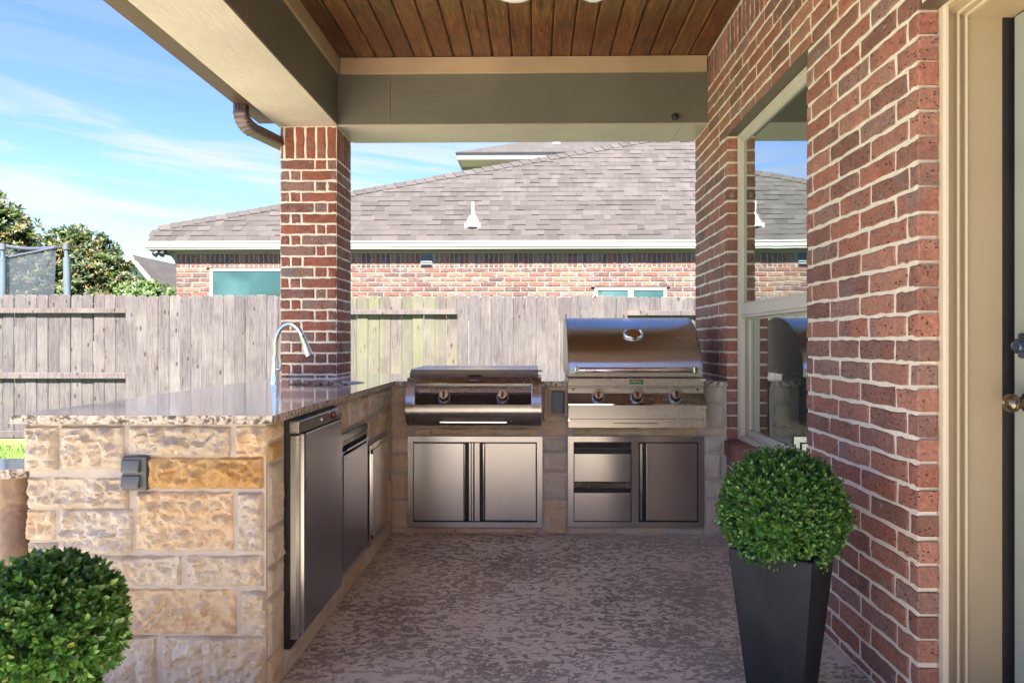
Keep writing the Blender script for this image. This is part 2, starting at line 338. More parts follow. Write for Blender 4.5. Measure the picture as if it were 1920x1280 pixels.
class G:
    def __init__(s): s.v = []; s.f = []
    def add(s, vs, fs):
        b = len(s.v); s.v += [tuple(x) for x in vs]; s.f += [tuple(i + b for i in f) for f in fs]; return s
    def box(s, x0, x1, y0, y1, z0, z1):
        if x0 > x1: x0, x1 = x1, x0
        if y0 > y1: y0, y1 = y1, y0
        if z0 > z1: z0, z1 = z1, z0
        return s.add([(x0, y0, z0), (x1, y0, z0), (x1, y1, z0), (x0, y1, z0), (x0, y0, z1), (x1, y0, z1), (x1, y1, z1), (x0, y1, z1)],
                     [(0, 3, 2, 1), (4, 5, 6, 7), (0, 1, 5, 4), (1, 2, 6, 5), (2, 3, 7, 6), (3, 0, 4, 7)])
    def bbox(s, x0, x1, y0, y1, z0, z1, b=.003, seg=1):
        s.flat = True
        bm = bmesh.new(); bmesh.ops.create_cube(bm, size=1)
        for v in bm.verts:
            v.co = Vector(((x0 + x1) / 2 + v.co.x * abs(x1 - x0), (y0 + y1) / 2 + v.co.y * abs(y1 - y0), (z0 + z1) / 2 + v.co.z * abs(z1 - z0)))
        b = min(b, .45 * min(abs(x1 - x0), abs(y1 - y0), abs(z1 - z0)))
        bmesh.ops.bevel(bm, geom=bm.edges[:], offset=b, segments=seg, affect='EDGES', profile=.5)
        return s.bm(bm)
    def bm(s, bm):
        bm.verts.index_update(); s.add([v.co.copy() for v in bm.verts], [[v.index for v in f.verts] for f in bm.faces]); bm.free(); return s
    def prism_x(s, prof, x0, x1):      # prof: (y,z) polygon
        n = len(prof); s.add([(x0, y, z) for y, z in prof] + [(x1, y, z) for y, z in prof],
              [(i, (i + 1) % n, (i + 1) % n + n, i + n) for i in range(n)] + [tuple(range(n - 1, -1, -1)), tuple(range(n, 2 * n))]); return s
    def prism_y(s, prof, y0, y1):      # prof: (x,z)
        n = len(prof); s.add([(x, y0, z) for x, z in prof] + [(x, y1, z) for x, z in prof],
              [(i, (i + 1) % n, (i + 1) % n + n, i + n) for i in range(n)] + [tuple(range(n - 1, -1, -1)), tuple(range(n, 2 * n))]); return s
    def prism_z(s, prof, z0, z1):
        n = len(prof); s.add([(x, y, z0) for x, y in prof] + [(x, y, z1) for x, y in prof],
              [(i, (i + 1) % n, (i + 1) % n + n, i + n) for i in range(n)] + [tuple(range(n - 1, -1, -1)), tuple(range(n, 2 * n))]); return s
    def tube(s, pts, rs, n=12, sq=None, cap=True, up=(0, 0, 1)):
        pts = [Vector(p) for p in pts]
        if isinstance(rs, (int, float)): rs = [rs] * len(pts)
        b = len(s.v); u = None; ring = []
        for i, p in enumerate(pts):
            d = ((pts[min(i + 1, len(pts) - 1)] - pts[max(i - 1, 0)])).normalized()
            if u is None:
                u = Vector(up) if abs(d.dot(Vector(up))) < .9 else Vector((1, 0, 0))
            u = (u - d * u.dot(d)).normalized(); v = d.cross(u)
            for k in range(n):
                a = 2 * math.pi * (k + .5) / n
                if sq:
                    ca, sa = math.cos(a), math.sin(a); e = .35
                    q = u * (math.copysign(abs(ca) ** e, ca) * sq[0] * rs[i]) + v * (math.copysign(abs(sa) ** e, sa) * sq[1] * rs[i])
                else: q = (u * math.cos(a) + v * math.sin(a)) * rs[i]
                ring.append(p + q)
        fs = []
        for i in range(len(pts) - 1):
            for k in range(n): fs.append((i * n + k, i * n + (k + 1) % n, (i + 1) * n + (k + 1) % n, (i + 1) * n + k))
        if cap: fs += [tuple(range(n - 1, -1, -1)), tuple(range((len(pts) - 1) * n, len(pts) * n))]
        return s.add(ring, fs)
    def lathe(s, prof, c, axis='z', n=24):   # prof: (r,h)
        vs = []; c = Vector(c)
        for r, h in prof:
            for k in range(n):
                a = 2 * math.pi * k / n
                if axis == 'z': q = Vector((r * math.cos(a), r * math.sin(a), h))
                elif axis == 'y': q = Vector((r * math.cos(a), h, r * math.sin(a)))
                else: q = Vector((h, r * math.cos(a), r * math.sin(a)))
                vs.append(c + q)
        m = len(prof); fs = [(i * n + k, i * n + (k + 1) % n, (i + 1) * n + (k + 1) % n, (i + 1) * n + k) for i in range(m - 1) for k in range(n)]
        fs += [tuple(range(n - 1, -1, -1)), tuple(range((m - 1) * n, m * n))]
        return s.add(vs, fs)
    def mesh(s, name='mesh'):
        me = bpy.data.meshes.new(name); me.from_pydata(s.v, [], s.f)
        bm = bmesh.new(); bm.from_mesh(me); bmesh.ops.recalc_face_normals(bm, faces=bm.faces); bm.to_mesh(bm and me); bm.free(); return me
    def obj(s, name, m, parent=None, smooth=35, loc=(0, 0, 0)):
        return link(name, s.mesh(name), m, parent, loc, 0, None if (getattr(s, 'flat', False) and len(s.f) < 140) else smooth)
def text(name, body, size, m, loc, parent, rot=(math.pi / 2, 0, 0), ext=.0006):
    c = bpy.data.curves.new(name, 'FONT'); c.body = body; c.size = size; c.extrude = ext; c.align_x = 'CENTER'; c.align_y = 'CENTER'
    c.resolution_u = 3; tmp = bpy.data.objects.new(name, c); COL.objects.link(tmp); me = bpy.data.meshes.new_from_object(tmp.evaluated_get(bpy.context.evaluated_depsgraph_get())); bpy.data.objects.remove(tmp)
    me.materials.clear(); me.materials.append(m); o = bpy.data.objects.new(name, me); COL.objects.link(o); o.parent = parent
    o.location = Vector(loc) - wl(parent); o.rotation_euler = rot; return o
# ------------------------------------------------------------------ bricks
BC = {}
def brick_mesh(w, h, d, var, jit=.0022, inset=.005):
    key = (round(w, 3), round(h, 3), round(d, 3), var, jit)
    if key in BC: return BC[key]
    r = random.Random(hash((key[0] * 1000, key[1] * 1000, var)) & 0xffff)
    long = w >= h; nx = 5 if w > .12 else (3 if w > .05 else 1); nz = 5 if h > .12 else (2 if h > .05 else 1)
    o = []
    for i in range(nx): o.append((-w / 2 + w * i / nx, -h / 2))
    for i in range(nz): o.append((w / 2, -h / 2 + h * i / nz))
    for i in range(nx): o.append((w / 2 - w * i / nx, h / 2))
    for i in range(nz): o.append((-w / 2, h / 2 - h * i / nz))
    o = [(x + r.uniform(-jit, jit), z + r.uniform(-jit, jit)) for x, z in o]
    n = len(o); vs = [(x, d, z) for x, z in o]
    vs += [(x, .0042 + r.uniform(-.0012, .001), z) for x, z in o]
    vs += [(x * (1 - inset / (w / 2)), r.uniform(-.0012, .0008), z * (1 - inset / (h / 2))) for x, z in o]
    vs += [(0, r.uniform(-.002, 0), 0)]
    fs = []
    for a in (0, n):
        for i in range(n): fs.append((a + i, a + (i + 1) % n, a + (i + 1) % n + n, a + i + n))
    for i in range(n): fs.append((2 * n + i, 2 * n + (i + 1) % n, 3 * n))
    g = G(); g.add(vs, fs); me = g.mesh('brick'); BC[key] = me; return me
def lay(parent, origin, rot, rects, m, name='brick', joint=.010, depth=.045, limit=300, order=None, jit=.0022, deep=None):
    """rects: (u0,u1,z0,z1[,depth]); u runs along local +x turned by rot, faces look along local -y"""
    U = Vector((math.cos(rot), math.sin(rot), 0)); N = Vector((math.sin(rot), -math.cos(rot), 0)); O = Vector(origin)
    if order: rects = sorted(rects, key=order)
    rest = G()
    for i, rc in enumerate(rects):
        u0, u1, z0, z1 = rc[:4]; d = rc[4] if len(rc) > 4 else depth
        w, h = u1 - u0 - joint, z1 - z0 - joint
        if w < .012 or h < .012: continue
        me = brick_mesh(round(w / .004) * .004, round(h / .004) * .004, d, R.randrange(5), jit)
        p = O + U * ((u0 + u1) / 2) + Vector((0, 0, (z0 + z1) / 2)) + N * R.uniform(0, .002)
        if i < limit:
            if not me.materials: me.materials.append(m)
            o = bpy.data.objects.new(name, me); COL.objects.link(o); o.parent = parent; o.location = p - wl(parent); o.rotation_euler = (0, 0, rot)
        else:
            M4 = Matrix.Translation(p) @ Matrix.Rotation(rot, 4, 'Z')
            rest.add([M4 @ v.co for v in me.vertices], [tuple(q.vertices) for q in me.polygons])
    if rest.v:
        o = rest.obj(name + 's', m, parent, None); kind(o, 'stuff')
def cut(rects, holes):
    out = []
    for rc in rects:
        ps = [rc]
        for (a, b, c, d, dep) in holes:
            nx = []
            for q in ps:
                u0, u1, z0, z1 = q[:4]
                if u1 <= a or u0 >= b or z1 <= c or z0 >= d: nx.append(q); continue
                if z0 < c - .02: nx.append((u0, u1, z0, c) + tuple(q[4:])); 
                if z1 > d + .02: nx.append((u0, u1, d, z1) + tuple(q[4:]))
                zz0, zz1 = max(z0, c) if z0 < c - .02 else z0, min(z1, d) if z1 > d + .02 else z1
                if u0 < a - .02: nx.append((u0, a, zz0, zz1, dep))
                if u1 > b + .02: nx.append((b, u1, zz0, zz1, dep))
            ps = nx
        out += ps
    return out
# ================================================================== SETTING
g = G(); g.add([(-260, -120, -.14), (260, -120, -.14), (260, 420, -.14), (-260, 420, -.14)], [(0, 1, 2, 3)])
kind(g.obj('lawn', MLW, None, None), 'structure')
g = G(); g.box(-6.5, 1.173, -5.0, 5.10, -.15, 0); g.box(-2.2, 1.173, 5.10, 5.36, -.15, 0)
kind(g.obj('patio_floor', MF, None, None), 'structure')
# grass blades on the strip by the fence
g = G()
for i in range(16000):
    x, y = R.uniform(-7.2, -1.6), R.uniform(5.1, 8.9)
    if y < 5.12 or (y < 5.4 and x > -2.25): continue
    h, a = R.uniform(.03, .075), R.uniform(0, 6.28); dx, dy = math.cos(a) * .006, math.sin(a) * .006; lx, ly = R.uniform(-.03, .03), R.uniform(-.03, .03)
    g.add([(x - dx, y - dy, -.14), (x + dx, y + dy, -.14), (x + lx, y + ly, -.14 + h)], [(0, 1, 2)])
o = link('grass', (lambda: (lambda me: (me.from_pydata(g.v, [], g.f), me)[1])(bpy.data.meshes.new('grass')))(), MGB); kind(o, 'stuff')
o['label'] = 'short bright green lawn grass between patio and fence'
# ceiling with planks
YR = -.2
CZ = 3.108
g = G(); g.box(-1.75, 1.18, YR, 5.2, CZ + .022, CZ + .05)
ceil = kind(g.obj('ceiling', MBK, None, None), 'structure')
npl = 19; x0, x1 = -1.344, 1.169; pw = (x1 - x0) / npl
gg = G(); wv = pw / 2
gg.add([(-wv + .0035, YR, .02), (-wv + .0035, YR, .006), (-wv + .011, YR, 0), (wv - .011, YR, 0), (wv - .0035, YR, .006), (wv - .0035, YR, .02)] +
       [(-wv + .0035, 4.81, .02), (-wv + .0035, 4.81, .006), (-wv + .011, 4.81, 0), (wv - .011, 4.81, 0), (wv - .0035, 4.81, .006), (wv - .0035, 4.81, .02)],
       [(i, i + 1, i + 7, i + 6) for i in range(5)] + [(0, 6, 11, 5), (0, 5, 4, 3, 2, 1), (6, 7, 8, 9, 10, 11)])
me = gg.mesh('plank'); me.materials.append(MCD)
for i in range(npl):
    o = bpy.data.objects.new('plank', me); COL.objects.link(o); o.parent = ceil; o.location = (x0 + pw * (i + .5), 0, CZ)
# patio cover
BY = 4.80; BZ = 2.66; TZ = 2.997
cov = thing('patio_cover', 'taupe painted patio roof beams with tan trim, bronze gutter and downspout', 'patio roof', (0, 2, BZ))
bx = PY(732, 200, BY).x
G().box(-1.344, bx - .001, BY, BY + .03, BZ, TZ + .05).obj('beam_face', MOL, cov)
G().box(bx + .001, 1.169, BY, BY + .03, BZ, TZ + .05).obj('beam_face', MOL, cov)
xs = 1.0
G().box(-1.344, xs - .0015, BY + .002, 5.215, BZ - .012, BZ - .001).obj('beam_soffit', MSO, cov)
G().box(xs + .0015, 1.169, BY + .002, 5.215, BZ - .012, BZ - .001).obj('beam_soffit', MSO, cov)
G().box(-1.30, 1.169, BY + .03, 5.20, BZ, 3.10).obj('beam_core', MOL, cov)
G().bbox(-1.344 + .02, 1.160, BY - .02, BY - .001, TZ, CZ - .002, .002).obj('trim_board', MTR, cov)
# left beam running towards the camera
for a, b in ((YR, 1.2), (1.203, 3.28), (3.283, BY + .03)):
    G().box(-1.375, -1.345, a, b, BZ, TZ + .05).obj('beam_face', MOLY, cov)
G().box(-1.754, -1.344, YR, BY - .001, BZ - .012, BZ - .001).obj('beam_soffit', MSOY, cov)
G().box(-1.754, -1.346, BY + .001, 5.20, BZ - .012, BZ - .001).obj('beam_soffit', MSO, cov)
G().box(-1.754, -1.375, YR, 5.19, BZ, 3.12).obj('beam_core', MOLY, cov)
G().bbox(-1.344, -1.344 + .018, YR, BY - .02, TZ, CZ - .002, .002).obj('trim_board', MTRY, cov)
G().box(-1.762, -1.755, YR, 5.21, BZ + .002, 2.87).obj('fascia', MGU, cov)
# roof slab and shingle edge
G().box(-1.80, 4.2, YR - .05, 5.30, 3.14, 3.24).obj('roof_deck', MSH, cov)
# gutter (K profile, open top)
gp = [(-1.766, 2.80), (-1.766, 2.664), (-1.882, 2.664), (-1.890, 2.70), (-1.900, 2.735), (-1.915, 2.765), (-1.915, 2.795), (-1.905, 2.80), (-1.907, 2.765), (-1.892, 2.735), (-1.883, 2.702), (-1.876, 2.670), (-1.771, 2.670), (-1.771, 2.80)]
G().prism_y(gp, YR, 4.79).obj('gutter', MGU, cov)
for yy in (0.1, 0.8, 2.6, 4.2): G().box(-1.885, -1.77, yy, yy + .025, 2.785, 2.79).obj('gutter_strap', MGU, cov)
# downspout
pts = [Vector((-1.85, 4.42, 2.668)), Vector((-1.85, 4.42, 2.625))]
A, B, C_ = Vector((-1.85, 4.42, 2.625)), Vector((-1.848, 4.425, 2.548)), Vector((-1.825, 4.545, 2.545))
rr = [1, 1]
for i in range(1, 15):
    q = i / 14; pts.append(A * (1 - q) ** 2 + B * 2 * q * (1 - q) + C_ * q * q); rr.append(1.0 + (.08 if i % 2 else -.04))
pts += [Vector((-1.815, 4.58, 2.545)), Vector((-1.665, 5.18, 2.535))]; rr += [1, 1]
pts += [Vector((-1.65, 5.235, 2.50)), Vector((-1.65, 5.245, 2.40)), Vector((-1.65, 5.245, .1))]; rr += [1, 1, 1]
G().tube(pts, rr, 16, sq=(.034, .042), up=(0, 1, 0)).obj('downspout', MDS, cov, 30)
for k in (-.5, 0, .5):
    G().tube([Vector((-1.85 + k * .036, 4.377, 2.665)), Vector((-1.85 + k * .036, 4.377, 2.625))], .004, 6).obj('downspout_rib', MDS, cov)
for off in (-.018, .018):
    G().tube([Vector((-1.818 - .034, 4.58, 2.545 + off)), Vector((-1.66 - .034, 5.18, 2.535 + off))], .004, 6).obj('downspout_rib', MDS, cov)
# small camera on the beam
c = PY(1265, 221, BY - .02)
g = G(); g.lathe([(.001, .03), (.014, .03), (.016, .012), (.004, .008)], (c.x, BY - .03, c.z), 'y', 16); bm = bmesh.new(); bmesh.ops.create_uvsphere(bm, u_segments=16, v_segments=10, radius=.024)
bmesh.ops.translate(bm, verts=bm.verts, vec=(c.x, BY - .038, c.z)); g.bm(bm)
tag(g.obj('beam_lamp', MBKP), 'small round black eyeball lamp fixed to the back beam near the brick wall', 'lamp')
# ceiling fan
fc = Vector((-.085, 3.02, 2.645)); fan = thing('ceiling_fan', 'white ceiling fan with an opal glass light, hung from the plank ceiling', 'ceiling fan', (fc.x, fc.y, fc.z))
G().lathe([(.002, .0), (.05, .004), (.085, .02), (.11, .045), (.118, .07), (.11, .075), (.002, .075)], fc, 'z', 32).obj('light_bowl', MLT, fan)
G().lathe([(.002, .076), (.085, .076), (.10, .10), (.10, .17), (.06, .20), (.02, .21), (.015, .40), (.05, .41), (.06, .445), (.002, .446)], fc, 'z', 32).obj('motor_housing', MWT, fan)
for a in (33, 159, 276):
    M4 = Matrix.Translation(fc + Vector((0, 0, .115))) @ Matrix.Rotation(rad(a), 4, 'Z') @ Matrix.Rotation(rad(9), 4, 'X')
    g = G(); g.prism_z([(.10, -.035), (.16, -.055), (.455, -.068), (.475, -.05), (.475, .05), (.455, .068), (.16, .055), (.10, .035)], 0, .007)
    g.v = [tuple(M4 @ Vector(v)) for v in g.v]; g.obj('fan_blade', MFB, fan)
# ================================================================== BRICK HOUSE (right)
WX = 1.169; PIT = .0767; Z0 = .04; YN = 2.166; YF = 5.18
house = thing('brick_house', 'red brick house wall on the right with a tall sash window and a doorway', 'house', (1.4, 3, 0))
WY0, WY1, WZ0, WZ1 = 3.07, 4.31, .492, 2.432
L = .254; rects = []
u_end = YF - YN                          # u = YF - y
zrows = [(0, Z0)] + [(Z0 + PIT * k, Z0 + PIT * (k + 1)) for k in range(37)]
for k, (a, b) in enumerate(zrows):
    kk = k - 1; off = .146 if kk % 2 == 0 else .070
    off += R.uniform(-.008, .008); us = [u_end]; q = u_end - off
    while q > 0.01:
        for ed in (YF - WY1, YF - WY0):
            if abs(q - ed) < .035: q = ed + (.05 if q > ed else -.05)
        us.append(q); q -= L + R.uniform(-.004, .004)
    us.append(0)
    for i in range(len(us) - 1): rects.append((us[i + 1], us[i], a, b, .060 if i == 0 else .045))
ztop = zrows[-1][1]; q = 0
while q < u_end - .03:
    rects.append((q, min(q + .0775, u_end), ztop, CZ - .002, .06 if q + .0775 >= u_end else .045)); q += .0775
rects = cut(rects, [(YF - WY1, YF - WY0, WZ0, WZ1, .066)])
lay(house, (WX, YF, 0), -math.pi / 2, rects, MB, 'brick', joint=.0145, order=lambda r: -r[1], limit=300, jit=.0036)
# core walls (mortar) around the window opening
ms_ = WX + .0030
def core(y0, y1, z0, z1, m=MM): G().box(ms_, 1.42, y0, y1, z0, z1).obj('mortar_wall', m, house, None)
core(YN + .06, WY0 - .0165, 0, 3.14); G().box(ms_, 1.2295, YN + .0165, YN + .06, 0, 3.14).obj('mortar_wall', MM, house, None); core(WY1 + .0165, YF - .004, 0, 3.14); core(WY0 - .0165, WY1 + .0165, 0, WZ0 - .004); core(WY0 - .0165, WY1 + .0165, WZ1 + .004, 3.14)
G().bbox(WX - .003, 1.238, WY0 - .08, WY1 + .08, WZ1 - .004, WZ1 + .004, .001).obj('lintel', MLN, house)
# rowlock sill
y = WY0; k = 0
while y < WY1 - .02:
    h2 = .006 * R.random(); g = G(); g.prism_y([(WX - .022, .495), (WX - .024, .570 + h2), (WX - .018, .577 + h2), (1.262, .592 + h2), (1.262, .50)], y + .005, min(y + .0775, WY1) - .004)
    me = g.mesh('sill_brick')
    for v in me.vertices: v.co += Vector((R.uniform(-.002, .002), R.uniform(-.0015, .0015), R.uniform(-.002, .002)))
    link('sill_brick', me, MB, house); y += .0775
G().box(WX - .014, 1.26, WY0, WY1, .493, .578).obj('sill_mortar', MM, house)
# window
FX = 1.236
fr = G()
def frame(g, x0, x1, ya, yb, za, zb, w, wb=None, wt=None):
    wb = wb or w; wt = wt or w
    g.box(x0, x1, ya, ya + w, za, zb); g.box(x0, x1, yb - w, yb, za, zb); g.box(x0, x1, ya + w, yb - w, za, za + wb); g.box(x0, x1, ya + w, yb - w, zb - wt, zb)
frame(fr, FX, FX + .09, WY0 + .002, WY1 - .002, .585, WZ1 - .006, .026, .03, .03)
frame(fr, FX - .008, FX - .0005, WY0 + .003, WY1 - .003, .5855, WZ1 - .007, .014, .014, .016)
wf = fr.obj('window', plain('almond_vinyl', (.62, .57, .48), .35, 0, .03, 5, .02), house, None)
ALM = wf.data.materials[0]
g = G(); g.box(FX + .005, FX + .028, WY0 + .028, WY1 - .028, 1.338, 1.394); g.box(FX + .012, FX + .055, WY0 + .029, WY1 - .029, 1.322, 1.337); g.obj('meeting_rail', ALM, wf, None)
g = G(); frame(g, FX + .006, FX + .03, WY0 + .028, WY1 - .028, 1.395, WZ1 - .037, .018, .012, .022); g.obj('upper_sash', ALM, wf, None)
G().box(FX + .018, FX + .022, WY0 + .046, WY1 - .046, 1.407, WZ1 - .059).obj('pane', MGL, wf, None)
g = G(); frame(g, FX + .045, FX + .07, WY0 + .030, WY1 - .030, .617, 1.321, .03, .035, .012); g.obj('lower_sash', ALM, wf, None)
G().box(FX + .057, FX + .061, WY0 + .06, WY1 - .06, .652, 1.309).obj('pane', MGL, wf, None)
G().box(FX + .03, FX + .0445, WY1 - .0295, WY1 - .0275, .615, 1.32).obj('side_track', MJB, wf, None)
G().box(FX + .03, FX + .044, WY0 + .028, WY1 - .028, .616, .622).obj('sill_track', ALM, wf, None)
G().box(1.33, 1.35, WY0, WY1, .5, 2.5).obj('dark_room_panel', MBK, wf, None)  # black sheet standing in for the dark room behind the panes
# doorway: stepped casing, wide jamb, head, door leaf
def xs_(px, Y): return PY(px, 640, Y).x
HZ = 2.164; GZ0 = -.135
prof = [(1.231, YN + .02), (1.231, YN - .012), (1.236, YN - .02), (xs_(1779, YN - .02), YN - .02), (xs_(1779, YN - .02) + .001, YN + .014)]
x_a = prof[3][0]
xr = [xs_(p, YN) for p in (1794, 1799, 1810, 1815.5, 1884.5)]
prof += [(xr[0], YN + .016), (xr[0] + .001, YN + .002), (xr[1], YN + .002), (xr[1] + .001, YN + .018), (xr[2], YN + .018), (xr[2] + .001, YN + .005), (xr[3], YN + .005), (xr[3] + .001, YN + .012)]
G().prism_z(prof[:5] + [(x_a, YN + .04), (1.231, YN + .04)], 0, 2.245).obj('door_casing', MDT, house, 20)
G().prism_z([(x_a + .001, YN + .016)] + prof[5:] + [(xr[3] + .002, YN + .05), (x_a + .001, YN + .05)], 0, 2.19).obj('brick_mould', MJB, house, 20)
G().box(xr[0] + .0015, xr[1] - .0005, YN - .001, YN + .0015, 0, HZ + .01).obj('casing_bead', MDT, house, None)
G().box(xr[2] + .0015, xr[3] - .0005, YN + .002, YN + .0045, 0, HZ + .003).obj('casing_bead', MDT, house, None)
G().box(xr[3] + .0025, xr[4], YN + .013, YN + .05, 0, HZ + .02).obj('jamb', MJB, house, None)
G().box(xr[4] + .0005, xr[4] + .10, YN + .008, YN + .05, 0, HZ + .02).obj('weather_strip', plain('dark_rubber', (.018, .014, .018), .45), house, None)
# head pieces run towards the camera
G().box(1.232, x_a, 1.1, YN - .021, 2.19, 2.245).obj('door_casing', MDT, house, None)
G().box(x_a + .002, xr[0], 1.1, YN + .01, 2.178, 2.24).obj('brick_mould', MJB, house, None)
G().box(xr[0] + .0005, xr[1], 1.1, YN + .001, 2.174, 2.24).obj('casing_bead', MDT, house, None)
G().box(xr[1] + .0005, xr[2], 1.1, YN + .01, 2.172, 2.24).obj('brick_mould', MJB, house, None)
G().box(xr[2] + .0005, xr[3], 1.1, YN + .004, 2.168, 2.24).obj('casing_bead', MDT, house, None)
G().box(xr[3] + .001, xr[4] + .03, 1.1, YN + .0125, HZ, 2.24).obj('jamb_head', MJB, house, None)
G().box(WX + .002, 1.2315, 1.1, YN + .06, 2.193, 2.2).obj('lintel', MLN, house)
DX = xr[4] + .016
door = G(); door.bbox(DX + .008, DX + .05, 1.17, YN - .004, .012, HZ - .004, .003); door = door.obj('door', MDR, house)
G().box(DX + .003, DX + .02, 1.22, 2.0, .35, 1.95).obj('door_glass', MGL, door, None)
kc = PX(1903, 751, DX + .004); ky = YN - .075; kz = 1.0
g = G(); g.lathe([(.002, .006), (.030, .006), (.034, .000), (.030, -.006), (.012, -.010), (.011, -.028), (.018, -.032), (.027, -.042), (.029, -.052), (.024, -.062), (.014, -.067), (.011, -.064), (.002, -.064)], (DX + .004, ky, kz), 'x', 28); g.obj('door_knob', MKN, door, 50)
g = G(); g.bbox(DX - .008, DX + .006, ky - .034, ky + .034, 1.13, 1.205, .008, 2); g.lathe([(.002, .0), (.024, .0), (.022, -.026), (.018, -.030), (.016, -.028), (.002, -.028)], (DX - .006, ky, 1.166), 'x', 24); g.obj('deadbolt', MDB, door, 40)
G().box(1.235, 1.9, -3, 1.1, 0, 3.14).obj('mortar_wall', MM, house, None)
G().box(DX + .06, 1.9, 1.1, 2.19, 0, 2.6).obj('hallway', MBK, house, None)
G().box(WX + .0045, 1.9, 1.1, YN - .002, 2.203, 3.14).obj('mortar_wall', MM, house, None)
# brickwork above and beyond the door (behind the camera's view)
rb = []
for k in range(29, 37):
    q = (.08 if k % 2 else 0)
    while q < 1.06: rb.append((q, min(q + L, 1.066), Z0 + PIT * k, Z0 + PIT * (k + 1))); q += L
q = 0
while q < 1.0: rb.append((q, min(q + .0775, 1.066), ztop, CZ - .002)); q += .0775
lay(house, (WX, YN, 0), -math.pi / 2, rb, MB, 'brick', joint=.0125, limit=0)
rb = []
for k in range(40):
    q = (.12 if k % 2 else 0)
    while q < 4.0: rb.append((q, min(q + L, 4.1), PIT * k, PIT * (k + 1))); q += L
lay(house, (1.2305, 1.1, 0), -math.pi / 2, rb, MB, 'brick', joint=.0125, limit=0)
wing = thing('added_reflection_wing', 'dark brick wing added behind the viewer to be reflected in the steel', 'house', (1.5, -5.4, GZ0))  # unseen wing, put in for warm brown reflections in the steel
G().box(-1.75, 5.5, -5.8, -5.2, GZ0, 2.75).obj('wall', MB, wing, None)
G().box(-.15, .85, -5.2, -5.16, GZ0, 2.15).obj('door_frame', MDT, wing, None); G().box(-.05, .75, -5.16, -5.14, GZ0, 2.05).obj('door', MBK, wing, None)  # pale trimmed door and window added to streak the steel reflections
G().box(1.75, 2.95, -5.2, -5.16, .7, 2.15).obj('window', MDT, wing, None); G().box(1.83, 2.87, -5.16, -5.14, .78, 2.07).obj('pane', MGL, wing, None)
G().box(-1.95, 5.6, -6.0, -5.0, 2.75, 2.82).obj('eave', MLN, wing, None)
# ================================================================== PILLAR
PX0, PX1, PY0, PY1 = -1.743, -1.351, BY, 5.17; pp = .0734
pil = thing('brick_pillar', 'square dark red brick pillar with a soldier course holding the patio beam', 'pillar', (-1.55, 4.98, 0))
G().box(PX0 + .0035, PX1 - .0035, PY0 + .0035, PY1 - .0035, 0, BZ - .0125).obj('mortar_core', MM, pil, None)
W_, D_ = PX1 - PX0, PY1 - PY0
def pillar_rows(wd, flip):
    out = []
    for k in range(33):
        z0, z1 = k * pp, (k + 1) * pp; e = (k % 2 == 0) != flip; j = R.uniform(-.006, .006)
        c = [0, wd - .150 + j, wd - .072 - j, wd] if e else [0, .072 + j, .150 + j, wd]
        for a, b in zip(c, c[1:]): out.append((a, b, z0, z1))
    n = 5; q = wd / (n + .25); c = [0, q * .4] + [q * .4 + (wd - q * .4) * i / 5 for i in range(1, 6)]
    for a, b in zip(c, c[1:]): out.append((a, b, 33 * pp, BZ - .013))
    return out
lay(pil, (PX0, PY0, 0), 0, pillar_rows(W_, False), MBP, joint=.0125, jit=.003)
lay(pil, (PX1, PY0, 0), math.pi / 2, pillar_rows(D_, False), MBP, joint=.011, jit=.003)
lay(pil, (PX0, PY1, 0), -math.pi / 2, pillar_rows(D_, True), MBP, joint=.011, limit=0)
lay(pil, (PX1, PY1, 0), math.pi, pillar_rows(W_, True), MBP, joint=.011, limit=0)
